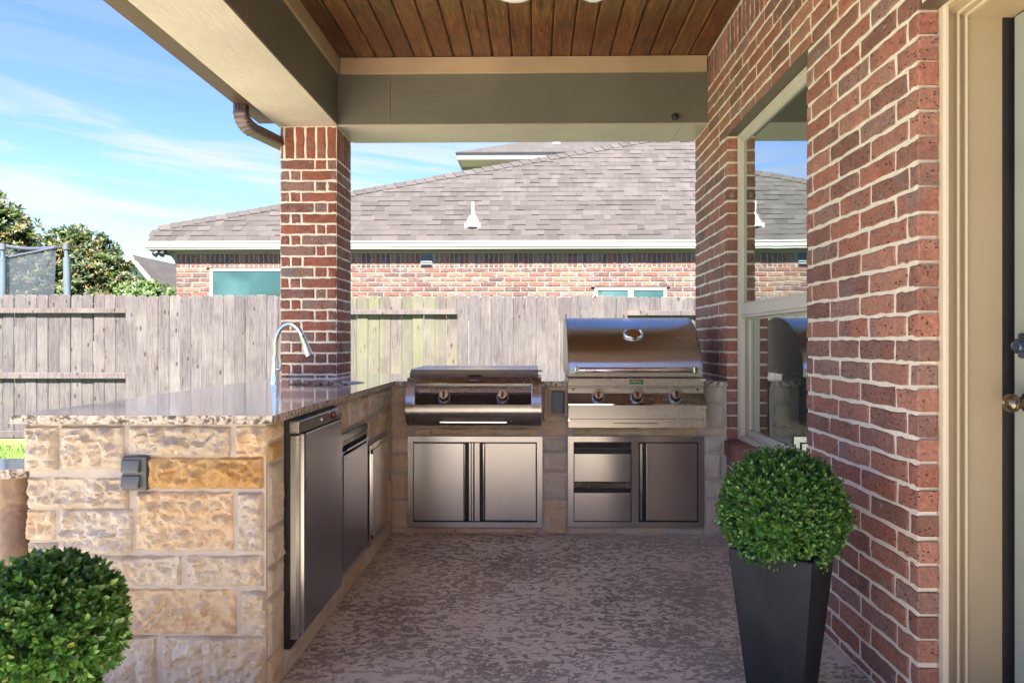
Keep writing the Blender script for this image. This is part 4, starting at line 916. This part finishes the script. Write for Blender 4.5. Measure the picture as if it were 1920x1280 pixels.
# ================================================================== TOPIARIES
LEAF = [(-.0, 0, 0), (-.30, .35, .03), (0, .38, -.05), (.30, .35, .03), (-.26, .74, .0), (0, .76, -.07), (.26, .74, 0), (0, 1.04, -.10)]
LEAFF = [(0, 2, 1), (0, 3, 2), (1, 2, 5, 4), (2, 3, 6, 5), (4, 5, 7), (5, 6, 7)]
def leaf_verts(p, d, nrm, ln, wd):
    y = d.normalized(); x = y.cross(nrm).normalized(); z = x.cross(y)
    return [p + x * (v[0] * wd) + y * (v[1] * ln) + z * (v[2] * ln) for v in LEAF]
def ball(name, label, c, r, cnt, ln, potf, seed):
    rr = random.Random(seed); t = thing(name, label, 'potted plant', (c.x, c.y, 0), 'round boxwood topiaries in dark tapered planters')
    bm = bmesh.new(); bmesh.ops.create_icosphere(bm, subdivisions=3, radius=r * .80)
    for v in bm.verts: v.co = v.co * (1 + .05 * noise.noise(v.co * 20)) + c
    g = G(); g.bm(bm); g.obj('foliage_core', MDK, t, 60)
    items = []
    while len(items) < cnt:
        n = Vector((rr.gauss(0, 1), rr.gauss(0, 1), rr.gauss(0, 1))).normalized()
        if n.z < -.93: continue
        lump = 1 + .035 * noise.noise(n * 3.1 + Vector((seed, 0, 0))) + .03 * noise.noise(n * 9)
        tip = c + n * (r * lump * (rr.uniform(.90, 1.02) if rr.random() < .93 else rr.uniform(1.02, 1.09))); ax = (n + Vector((rr.gauss(0, .32), rr.gauss(0, .32), rr.gauss(0, .32) + .12))).normalized()
        s0 = rr.uniform(0, 6.28); a = ax.orthogonal().normalized(); b = ax.cross(a)
        for lv in range(3):
            for k in range(2 if lv else 3):
                an = s0 + lv * 1.57 + k * (3.14159 if lv else 2.1) + rr.uniform(-.3, .3); side = a * math.cos(an) + b * math.sin(an)
                sp = (.55, 1.0, 1.4)[lv] * rr.uniform(.8, 1.2); d = ax * 1.0 + side * sp
                p = tip - ax * (ln * (.0, .55, 1.1)[lv]) - ax * ln * .5; L_ = ln * rr.uniform(.75, 1.15)
                items.append((p, d.normalized(), (ax * 1.2 - side * .4 + Vector((rr.uniform(-.3, .3), rr.uniform(-.3, .3), rr.uniform(-.3, .3)))).normalized(), L_, L_ * rr.uniform(.78, .95)))
    camv = Vector((0, 0, H)); items.sort(key=lambda q: (q[0] - camv).length)
    rest = G(); mid_ = 0
    front = [i for i, q in enumerate(items) if (q[0] - c).normalized().dot((camv - c).normalized()) > .55]
    rr.shuffle(front); front = set(front[:300])
    for i, (p, d, nn, L_, w_) in enumerate(items):
        vs = leaf_verts(p, d, nn, L_, w_)
        if i in front:
            me = bpy.data.meshes.new('leaf'); me.from_pydata([v - p for v in vs], [], LEAFF)
            for q in me.polygons: q.use_smooth = True
            link('leaf', me, MLF, t, p)
        else: rest.add(vs, LEAFF)
    me = bpy.data.meshes.new('leaves'); me.from_pydata(rest.v, [], rest.f)
    for q in me.polygons: q.use_smooth = True
    kind(link('leaves', me, MLF, t), 'stuff')
    # tapered square planter
    ztop, a_top, a_bot, ang = potf
    g = G(); h0 = ztop
    def ring(a, z): return [(c.x + (math.cos(ang + math.pi / 2 * i + math.pi / 4)) * a * .7071, c.y + math.sin(ang + math.pi / 2 * i + math.pi / 4) * a * .7071, z) for i in range(4)]
    rings = [ring(a_bot * .96, 0.0), ring(a_bot, .006), ring(a_top, h0 - .006), ring(a_top * .99, h0), ring(a_top - .035, h0), ring(a_top - .045, h0 - .05)]
    vs = sum(rings, []); fs = [(j * 4 + i, j * 4 + (i + 1) % 4, (j + 1) * 4 + (i + 1) % 4, (j + 1) * 4 + i) for j in range(5) for i in range(4)] + [(3, 2, 1, 0)]
    g.add(vs, fs); po = g.obj('planter', MPL, t, None)
    bv = po.modifiers.new('bevel', 'BEVEL'); bv.width = .004; bv.segments = 2; bv.limit_method = 'ANGLE'
    g = G(); g.add(ring(a_top - .045, h0 - .049), [(0, 1, 2, 3)]); g.obj('soil', MSOIL, t, None)
    G().tube([(c.x, c.y, h0 - .06), (c.x, c.y, c.z)], .012, 10).obj('stem', MTK, t)
    return t
cr = PY(1467, 957, 2.32); cr = Vector((cr.x, 2.32, cr.z))
ball('potted_topiary', 'round boxwood ball in a tall dark grey planter against the brick wall at right', cr, .200, 21000, .0150, (.515, .262, .165, rad(-37 + 90)), 3)
cl = PY(82, 1178, 1.5); cl = Vector((cl.x, 1.5, cl.z))
ball('potted_topiary', 'large near boxwood ball at the bottom left in front of the stone counter', cl, .161, 10500, .0195, (.45, .22, .15, rad(30)), 5)
# ================================================================== FENCE
FY = 8.85; GZ = -.135
fen = thing('wooden_fence', 'weathered dog eared cedar fence with alternating panels behind the patio', 'fence', (0, FY, GZ))
def board(w, h, th, seed):
    r = random.Random(seed); c = .022 + r.uniform(-.004, .004); s = r.uniform(-.003, .003)
    pr = [(-w / 2, 0), (w / 2, 0), (w / 2 + s, h - c * 1.3), (w / 2 - c, h), (-w / 2 + c, h + r.uniform(-.003, .003)), (-w / 2 + s, h - c * 1.3)]
    fr_ = [(x * (1 - .0045 / (w / 2)), z - (.004 if z > h * .5 else 0)) for x, z in pr]; g = G(); n = 6
    g.add([(x, 0, z) for x, z in fr_] + [(x, .007, z) for x, z in pr] + [(x, th, z) for x, z in pr], [tuple(range(n - 1, -1, -1))] + [(a + i, a + (i + 1) % n, a + (i + 1) % n + n, a + i + n) for a in (0, n) for i in range(n)] + [tuple(range(2 * n, 3 * n))])
    return g.mesh('board')
bms = [board(.1405, 1.9, .016, s) for s in range(6)]
def fx_(px): return PY(px, 600, FY).x
px_edges = [(-84, 235, 'r'), (235, 541, 'f'), (541, 857.5, 'r'), (857.5, 1176, 'f'), (1176, 1495, 'r'), (1495, 1815, 'f'), (1815, 2130, 'r')]
bcount = 0
for e0, e1, kd in px_edges:
    xa, xb = fx_(e0), fx_(e1); n = max(1, round((xb - xa) / .1425)); p = (xb - xa) / n
    mid_px = (e0 + e1) / 2; base = MFG if 541 <= e0 < 857 else MFN
    topz = {0: 1.775, 1: 1.765, 2: 1.755, 3: 1.755}.get(px_edges.index((e0, e1, kd)), 1.74)
    for i in range(n):
        me = bms[R.randrange(6)]
        if base is MFG:
            me = me.copy(); me.materials.clear()
        if not me.materials: me.materials.append(base)
        o = bpy.data.objects.new('board', me); COL.objects.link(o); o.parent = fen
        yy = FY + (.034 if kd == 'r' else 0) + R.uniform(0, .009)
        o.location = Vector((xa + p * (i + .5), yy, topz - 1.9 + R.uniform(-.012, .008))) - wl(fen); o.rotation_euler = (0, R.uniform(-.004, .004), 0)
        bcount += 1
    def rail(z0, z1, name='rail'):
        g = G(); g.bbox(xa + .002, xb - .002, FY + .002, FY + .033, z0, z1, .002) if kd == 'r' else g.bbox(xa + .002, xb - .002, FY + .020, FY + .06, z0, z1, .002)
        g.obj(name, MFR, fen)
    dz = topz - 1.775
    rail(1.54 + dz, 1.60 + dz); rail(.71 + dz, .785 + dz); rail(-.045 + dz, .045 + dz, 'kick_board')
    if kd == 'r':
        G().bbox(xa + .004, xb - .004, FY - .0, FY + .06, GZ - .02, -.055, .003).obj('rot_board', plain('brown_board', (.26, .16, .07), .8) if e0 == -84 else MFR, fen)
    G().box(xb - .04, xb + .04, FY + .064, FY + .14, GZ - .02, topz - .15).obj('post', MFR, fen, None)
# ================================================================== NEIGHBOUR HOUSE
NYW = 11.1; EY = 11.0; EZ = 2.75
nb = thing('neighbor_house', 'single storey brick house with a broad mauve shingle roof beyond the fence', 'house', (0, 13, GZ))
xl = PY(330, 500, NYW).x; xr_ = 10.0
w1 = q2(394, 560, 502, 600, NYW); w2 = q2(1115, 1250, 538, 600, NYW); v1 = q2(788, 812, 475.5, 499.5, NYW)
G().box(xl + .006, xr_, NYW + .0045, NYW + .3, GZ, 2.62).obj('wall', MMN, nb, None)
G().box(xl, xl + .3, NYW + .3, 18, GZ, 2.62).obj('wall', MMN, nb, None)
rects = []; zt = PY(900, 501, NYW).z
zz = zt; k = 0
while zz > GZ:
    q = xl + (0 if k % 2 else -.127)
    while q < xr_:
        a, b = max(q, xl), min(q + .254, xr_); rects.append((a, b, zz - .0762, zz)); q += .254
    zz -= .0762; k += 1
    if k > 12: break
holes = [(w1[0], w1[1], .8, w1[3], .045), (w2[0], w2[1], .8, w2[3], .045)]
rects = cut(rects, holes); rects = [r for r in rects if r[3] > 1.55]
vis = lambda r: 0 if (r[3] > 1.66 and r[0] < 3.2 and not (-4.1 < (r[0] + r[1]) / 2 < -2.9)) else 1
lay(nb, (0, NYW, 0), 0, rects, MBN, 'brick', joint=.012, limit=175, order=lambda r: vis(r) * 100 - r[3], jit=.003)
rs = []; q = xl; st = PY(900, 475, NYW).z
while q < xr_:
    if not (v1[0] - .02 < q + .04 < v1[1] + .02): rs.append((q, q + .0775, zt, st))
    q += .0775
rs.sort(key=lambda r: 0 if (r[0] < 3.3 and not (-4.05 < r[0] < -2.95)) else 1)
lay(nb, (0, NYW, 0), 0, rs, MBN, 'soldier_brick', joint=.012, limit=125, jit=.003)
# vent
g = G(); g.box(v1[0], v1[1], NYW - .012, NYW, v1[2], v1[3]); vt = g.obj('vent', MGR, nb, None)
for i in range(5):
    z = v1[2] + .03 + i * .034; G().prism_x([(NYW - .014, z), (NYW - .030, z), (NYW - .014, z + .026)], v1[0] + .018, v1[1] - .018).obj('louvre', MGR, vt, None)
# windows
for w_, mull in ((w1, False), (w2, True)):
    z0 = .85; g = G(); xa, xb, zb = w_[0] + .003, w_[1] - .003, w_[3] - .004; f = .042
    g.box(xa, xa + f, NYW - .014, NYW + .004, z0, zb); g.box(xb - f, xb, NYW - .014, NYW + .004, z0, zb); g.box(xa + f, xb - f, NYW - .014, NYW + .004, zb - f, zb); g.box(xa + f, xb - f, NYW - .014, NYW + .004, z0, z0 + f)
    if mull: g.box((xa + xb) / 2 - .04, (xa + xb) / 2 + .04, NYW - .012, NYW + .004, z0 + f, zb - f)
    wn = g.obj('window', ALM, nb, None)
    G().box(xa + f, xb - f, NYW - .003, NYW + .003, z0 + f, zb - f).obj('pane', MGN, wn, None)
    G().box(xa - .06, xb + .06, NYW - .02, NYW + .003, zb + .004, zb + .016).obj('window_lintel', MLN, wn, None)
# eave
ex0 = PY(276, 460, EY).x
G().prism_x([(EY, 2.745), (EY - .045, 2.745), (EY - .045, 2.722), (EY - .036, 2.716), (EY - .036, 2.655), (EY - .026, 2.648), (EY - .026, 2.622), (EY + .09, 2.622), (EY + .09, 2.745)], ex0 - .02, xr_).obj('gutter', MWX, nb, 20)
G().box(ex0 + .02, xr_, EY + .05, NYW + .02, 2.60, 2.622).obj('soffit', MFZ, nb, None)
G().box(xl, xr_, NYW - .022, NYW - .002, st + .001, 2.60).obj('frieze_board', MFZ, nb, None)
G().prism_y([(ex0 + .03, 2.60), (xl, 2.60), (xl, 2.30), (xl - .03, 2.45), (xl - .09, 2.53)], EY + .12, EY + .16).obj('eave_bracket', MFZ, nb, None)
G().box(ex0 - .02, ex0 + .005, EY, 18, 2.62, 2.75).obj('gutter_return', MWX, nb, None)
# roof planes: front slope z = EZ + (y-EY), hip line in plan y = 11.25 + .236 (x + 6.06)
def hip(x): return max(EY, 11.27 + .236 * (x + 6.06))
XA = -6.06; XE = 10.5
rf = G(); rf.add([(ex0, EY + .01, EZ - .01), (XE, EY + .01, EZ - .01), (XE, hip(XE), EZ + hip(XE) - EY - .02), (XA - .02, hip(XA), EZ + hip(XA) - EY - .02), (XE, 24, 2.5), (XA, 24, 2.5)], [(0, 1, 2, 3), (3, 2, 4, 5)])
roof = rf.obj('roof', MSH, nb, None)
sh_parts = []; s45 = math.sqrt(.5); e = .135; NP = 0
rest = G(); rowc = 0; tmpl = {}
def shingle_at(x0, x1, row, th, lift=0):
    d0 = row * e; d1 = d0 + e * 1.25; n_ = Vector((0, -s45, s45)); dn = Vector((0, s45, s45))
    P = lambda x, d, h: Vector((x, EY, EZ)) + dn * d + n_ * h - Vector((0, 0, 0))
    # first course overhangs the gutter a little
    b = d0 - (.03 if row == 0 else 0)
    vs = [P(x0, b, 0), P(x1, b, 0), P(x1, d1, -.002), P(x0, d1, -.002), P(x0, b, th), P(x1, b, th), P(x1, d1, .003), P(x0, d1, .003)]
    return vs
BXF = [(0, 3, 2, 1), (4, 5, 6, 7), (0, 1, 5, 4), (1, 2, 6, 5), (2, 3, 7, 6), (3, 0, 4, 7)]
shs = []
for row in range(46):
    yv = EY + row * e * s45
    # x where hip meets this course
    xh = -6.06 + (yv + e * s45 - 11.27) / .236 if yv + e * s45 > 11.27 else ex0 - .35 * (yv - EY)
    if yv + .02 > hip(XE): break
    x = xh - R.random() * .2
    while x < XE:
        wd = R.choice((.12, .15, .18, .22, .27)) * R.uniform(.9, 1.1); a, b = max(x, xh), min(x + wd, XE); x += wd
        if b - a > .02: shs.append((a, b, row, R.choice((.006, .010, .016))))
def shvis(s):
    x = (s[0] + s[1]) / 2; px = 1003 + F * x / (EY + s[2] * e * s45); return 0 if (280 < px < 515 or 665 < px < 1300) else 1
shs.sort(key=lambda s: (shvis(s), s[2]))
for i, s in enumerate(shs):
    vs = shingle_at(*s)
    if i < 300:
        c = vs[0]; me = bpy.data.meshes.new('shingle'); me.from_pydata([v - c for v in vs], [], BXF); link('shingle', me, MSH, roof, c)
    else: rest.add(vs, BXF)
me = bpy.data.meshes.new('shingles'); me.from_pydata(rest.v, [], rest.f); kind(link('shingles', me, MSH, roof), 'stuff')
# hip caps
x = XA
while x < XE - .3:
    a = Vector((x, hip(x), EZ + hip(x) - EY)); b = Vector((x + .19, hip(x + .19), EZ + hip(x + .19) - EY)); dr_ = (b - a); up = Vector((0, -.25, .97)); sd_ = Vector((.10, -.12, -.12)) * .75; bk_ = Vector((-.02, .10, -.05))
    g = G(); vs = [a + sd_, a, a + bk_, b + sd_, b, b + bk_]; vs2 = [v + up * (.03 if i < 3 else .014) for i, v in enumerate(vs)]
    c = a.copy(); g.add([v - c for v in vs + vs2], [(6, 7, 10, 9), (7, 8, 11, 10), (0, 3, 9, 6), (0, 6, 7, 1), (1, 7, 8, 2), (3, 4, 10, 9), (4, 5, 11, 10), (2, 8, 11, 5)])
    link('ridge_cap', g.mesh('ridge_cap'), MSH, roof, c); x += .165
# plumbing vent
vx = PY(887, 410, 11.35)
def onroof(px, py):
    d = ray(px, py); t_ = (EZ - EY - H) / (d.z - d.y); return Vector((d.x * t_, d.y * t_, H + d.z * t_))
q = onroof(887, 418)
vp = thing('vent_pipe', 'white plumbing vent pipe with flashing boot on the mauve shingle slope', 'vent pipe', q)
G().box(q.x - .13, q.x + .13, q.y - .10, q.y - .085, q.z - .12, q.z - .02).obj('flashing', MWX, vp, None)
G().lathe([(.11, -.08), (.10, .02), (.055, .10), (.04, .12)], q + Vector((0, -.04, 0)), 'z', 20).obj('boot', MWX, vp)
G().tube([q + Vector((0, -.03, .08)), q + Vector((0, -.03, .33))], .026, 14).obj('pipe', MWX, vp)
# floodlights
fl = PY(306, 472, 11.05); ft = thing('security_light', 'pair of small black floodlights under the left eave of the neighbouring house', 'floodlight', fl)
G().lathe([(.001, .06), (.04, .06), (.04, .03), (.001, .03)], fl, 'z', 14).obj('mount', MBKP, ft)
for s in (-1, 1): G().tube([fl + Vector((s * .02, 0, .035)), fl + Vector((s * .045 - .02, -.02, -.0)), fl + Vector((s * .055 - .05, -.07, -.06))], [.02, .032, .05], 14).obj('lamp_head', MBKP, ft)
# ---------------------------------------------------------------- upper storey behind
UY = 20.0; uf = thing('upper_house', 'white eaved upper storey showing behind the mauve roof ridge', 'house', (2, 22, GZ))
c0 = PY(857, 288, UY); c1 = PY(857, 299, UY)
G().box(c0.x, 12, UY, UY + .05, c1.z, c0.z).obj('fascia', MWX, uf, None)
G().box(c0.x, c0.x + .05, UY + .05, UY + 6, c1.z - .0, c0.z).obj('fascia', MWX, uf, None)
G().box(c0.x + .05, 12, UY + .05, UY + .9, c1.z + .01, c1.z + .04).obj('soffit', plain('tan_soffit', (.50, .44, .34), .7), uf, None)
G().box(c0.x + .75, 12, UY + .9, UY + 7, GZ, c1.z).obj('wall', MWX, uf, None)
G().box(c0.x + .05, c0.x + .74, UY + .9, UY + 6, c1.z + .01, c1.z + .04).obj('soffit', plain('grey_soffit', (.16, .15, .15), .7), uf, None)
pts_ = [PY(855, 287.5, UY - .04), PY(1300, 287.5, UY - .04)]
g = G(); g.add([(c0.x - .05, UY - .04, c0.z + .03), (12, UY - .04, c0.z + .03), (12, UY + 4.5, c0.z + 2.0), (c0.x + 4.5, UY + 4.5, c0.z + 2.0), (c0.x - .05, UY + 9, c0.z + .03),
    (c0.x - .05, UY - .04, c0.z - .0), (12, UY - .04, c0.z - .0)], [(0, 1, 2, 3), (0, 3, 4), (0, 5, 6, 1)]); g.obj('roof', MSH, uf, None)
q = PY(1043, 283, UY + 1.6)
tv_ = thing('roof_vent', 'white capped flue pipe on the far upper roof', 'vent pipe', q)
G().tube([q + Vector((0, 0, -.6)), q + Vector((0, 0, .12))], .13, 18).obj('flue', MWX, tv_); G().lathe([(.02, .30), (.12, .27), (.17, .17), (.17, .14), (.12, .12)], q, 'z', 18).obj('cap', MWX, tv_)
# ---------------------------------------------------------------- distant gabled house
GY = 40.0; gh = thing('gabled_house', 'distant white gabled house with a steep mauve roof beyond the shrubs', 'house', (-22, 44, GZ))
pk = PY(245, 477, GY); rk = PY(283, 522, GY); slope = (pk.z - rk.z) / (rk.x - pk.x); hw = (pk.z - 3.0) / slope
G().add([(pk.x - hw, GY + .4, GZ), (pk.x + hw, GY + .4, GZ), (pk.x + hw, GY + .4, 3.0), (pk.x, GY + .4, pk.z - .05), (pk.x - hw, GY + .4, 3.0)], [(0, 1, 2, 3, 4)]).obj('gable_wall', MWX, gh, None)
G().box(pk.x + hw - .3, pk.x + hw, GY + .5, GY + 12, GZ, 3.0).obj('side_wall', MWX, gh, None)
g = G()
for s in (-1, 1):
    g.add([(pk.x, GY, pk.z), (pk.x + s * (hw + .4), GY, 3.0 - .4 * slope), (pk.x + s * (hw + .4), GY + 9, 3.0 - .4 * slope), (pk.x, GY + 5.5, pk.z),
           (pk.x, GY, pk.z - .22), (pk.x + s * (hw + .4), GY, 3.0 - .4 * slope - .22)], [(0, 1, 2, 3), (0, 4, 5, 1)])
g.add([(pk.x, GY + 5.5, pk.z), (pk.x + hw + .4, GY + 9, 3.0 - .4 * slope), (pk.x + 5, GY + 7, 3.0 - .4 * slope), (pk.x + 5, GY + 8, pk.z - .2), (pk.x, GY + 8, pk.z - .2)], [(0, 1, 2, 3, 4)])
g.obj('roof', MSH, gh, None)
g = G()
for s in (-1, 1): g.prism_y([(pk.x, pk.z + .02), (pk.x + s * (hw + .4), 3.02 - .4 * slope), (pk.x + s * (hw + .4), 2.78 - .4 * slope), (pk.x, pk.z - .28)], GY - .08, GY - .01)
g.obj('barge_board', MDT, gh, None)
p = PY(249, 505, GY + .35); G().box(p.x - .22, p.x + .22, GY + .3, GY + .39, p.z - .3, p.z + .3).obj('window', MGN, gh, None)
# ================================================================== TREES
def tree(name, label, base, blobs, cnt, ln, m, seed, trunk_r=.16):
    rr = random.Random(seed); t = thing(name, label, 'tree' if 'tree' in name else 'shrub', base)
    bx_, by_, bz_ = base; tot = sum(b[3] ** 2 for b in blobs); g = G()
    tops = sorted(blobs, key=lambda b: b[2])
    k = G(); z_mid = bz_ + (tops[-1][2] - bz_) * .55
    k.tube([Vector((bx_, by_, bz_ - .1)), Vector((bx_ + .08, by_, bz_ + (z_mid - bz_) * .5)), Vector((bx_ - .05, by_, z_mid)), Vector(tops[-1][:3])], [trunk_r, trunk_r * .8, trunk_r * .55, trunk_r * .15], 9)
    k.obj('trunk', MTK, t)
    for b in blobs:
        s = Vector((bx_, by_, bz_ + (b[2] - bz_) * .45)); e_ = Vector(b[:3]); mid = (s + e_) / 2 + Vector((rr.uniform(-.1, .1), 0, .12))
        G().tube([s, mid, e_], [trunk_r * .4, trunk_r * .25, trunk_r * .08], 6).obj('limb', MTK, t)
    for b in blobs:
        c = Vector(b[:3]); r = b[3]; n_ = int(cnt * r * r / tot)
        i = 0
        while i < n_:
            d = Vector((rr.gauss(0, 1), rr.gauss(0, 1), rr.gauss(0, 1))).normalized(); q = rr.random() ** .35
            lump = 1 + .35 * noise.noise(d * 2.2 + c) + .22 * noise.noise(d * 6 + c)
            if noise.noise((c + d * r * q) * 2.6 / max(r, .5)) < -.22: i += 1; continue
            tip = c + d * (r * lump * q); ax = (d + Vector((rr.gauss(0, .4), rr.gauss(0, .4), rr.gauss(0, .3) + .5))).normalized(); a = ax.orthogonal().normalized(); bb = ax.cross(a); s0 = rr.uniform(0, 6)
            for kk in range(7):
                an = s0 + kk * 2.4; side = a * math.cos(an) + bb * math.sin(an); dd = (ax * rr.uniform(.3, 1.1) + side).normalized(); L_ = ln * rr.uniform(.7, 1.2)
                vs = leaf_verts(tip + dd * L_ * .1, dd, (ax + side * .2).normalized(), L_, L_ * .55); g.add([vs[j] for j in (0, 1, 3, 4, 6, 7)], [(0, 2, 1), (1, 2, 4, 3), (3, 4, 5)])
            i += 7
    me = bpy.data.meshes.new('crown'); me.from_pydata(g.v, [], g.f); link('crown', me, m, t)
    return t
TY = 17.5
def tp3(px, py, r, dy=0): p = PY(px, py, TY + dy); return (p.x, p.y, p.z, r)
b1 = [tp3(-30, 470, 1.15), tp3(10, 430, .55), tp3(20, 480, .8, .5), tp3(50, 500, .6), tp3(-10, 400, .35), tp3(5, 520, 1.0), tp3(75, 535, .8), tp3(35, 455, .35), tp3(-60, 400, .8)]
tree('magnolia_tree', 'tall rusty leaved magnolia tree at the far left behind the trampoline net', (PY(0, 600, TY).x, TY, GZ), b1, 20000, .15, MLF2, 21)
b2 = [tp3(140, 445, .30), tp3(112, 455, .30), tp3(165, 470, .5), tp3(190, 480, .45, .3), tp3(135, 490, .62), tp3(198, 498, .30), tp3(160, 525, .85), tp3(105, 535, .65), tp3(195, 535, .8), tp3(216, 530, .36), tp3(214, 505, .14), tp3(145, 565, 1.0), tp3(230, 560, .7)]
tree('magnolia_tree', 'smaller rounded magnolia tree between the blue foam pole and the gabled house', (PY(160, 600, TY).x, TY, GZ), b2, 24000, .14, MLF2, 22, .12)
TY = 15.0
b3 = [tp3(268, 556, .36), tp3(298, 560, .32), tp3(242, 560, .36), tp3(318, 566, .22), tp3(275, 590, .7)]
tree('leafy_shrub', 'light green leafy shrub just above the fence below the gabled house', (PY(272, 600, TY).x, TY, GZ), b3, 9000, .085, MLF3, 23, .05)
# ================================================================== TRAMPOLINE
tr = thing('trampoline', 'trampoline with blue foam poles and safety net beyond the left fence', 'trampoline', (-9, 12.5, GZ))
TYR = 12.0; cA, rT = Vector((-9.35, 12.9)), 1.75
zt_ = PY(127, 458, TYR).z
pA = PY(127, 500, 12.0); pB = PY(5, 500, 12.0); p0_ = Vector((pA.x, 12.0)); p1_ = Vector((pB.x, 12.0))
def pole(x0, y0, lean=0):
    zf = PY(127, 483, TYR).z
    G().tube([(x0 + lean * .06, y0, GZ), (x0, y0, zf)], .055, 14).obj('foam_sleeve', MFOAM, tr, 60)
    G().tube([(x0, y0, zf - .02), (x0 - lean * .01, y0, zt_)], .032, 12).obj('pole', MFOAM, tr, 60)
    G().tube([(x0 - lean * .01, y0, zt_ - .09), (x0 - lean * .01, y0, zt_ + .02)], .045, 12).obj('pole_cap', MGR, tr, 60)
pole(pA.x - .02, 12.0, 1); pole(pB.x, 12.0, 0); pole(pB.x - 1.0, 13.2); pole(pA.x - .3, 14.2) if False else None; pass
rA = PY(106, 464, 12.1); rB = PY(-40, 494, 12.1); rC0 = PY(0, 447, 13.4); rC = Vector((rC0.x - .9, 13.7, rC0.z + .18))
def sag(a, b, n=12, s=.10): return [a.lerp(b, i / n) - Vector((0, 0, s * 4 * (i / n) * (1 - i / n))) for i in range(n + 1)]
top1, top2 = sag(rA, rB, s=.0), sag(rA, rC, s=.14)
G().tube(top1, .022, 8).obj('net_band', MNVY, tr); G().tube(top2, .034, 8).obj('net_band', MNVY, tr)
G().tube([rA, PY(124, 463, 12.0)], .008, 6).obj('strap', MNVY, tr)
for tt_, nm in ((top1, 'net'), (top2, 'net')):
    g = G(); vs = []
    for i, p in enumerate(tt_): vs += [p, Vector((p.x + (-.10 if i == 0 else 0), p.y, .75))]
    g.add(vs, [(2 * i, 2 * i + 2, 2 * i + 3, 2 * i + 1) for i in range(len(tt_) - 1)]); g.obj(nm, MNET, tr, None)
g = G(); ring = [(cA.x + 1.6 * math.cos(i * math.pi / 12) - .3, cA.y + 1.3 * math.sin(i * math.pi / 12), .72) for i in range(24)]; g.add(ring, [tuple(range(24))]); g.obj('jumping_mat', MBKP, tr, None)
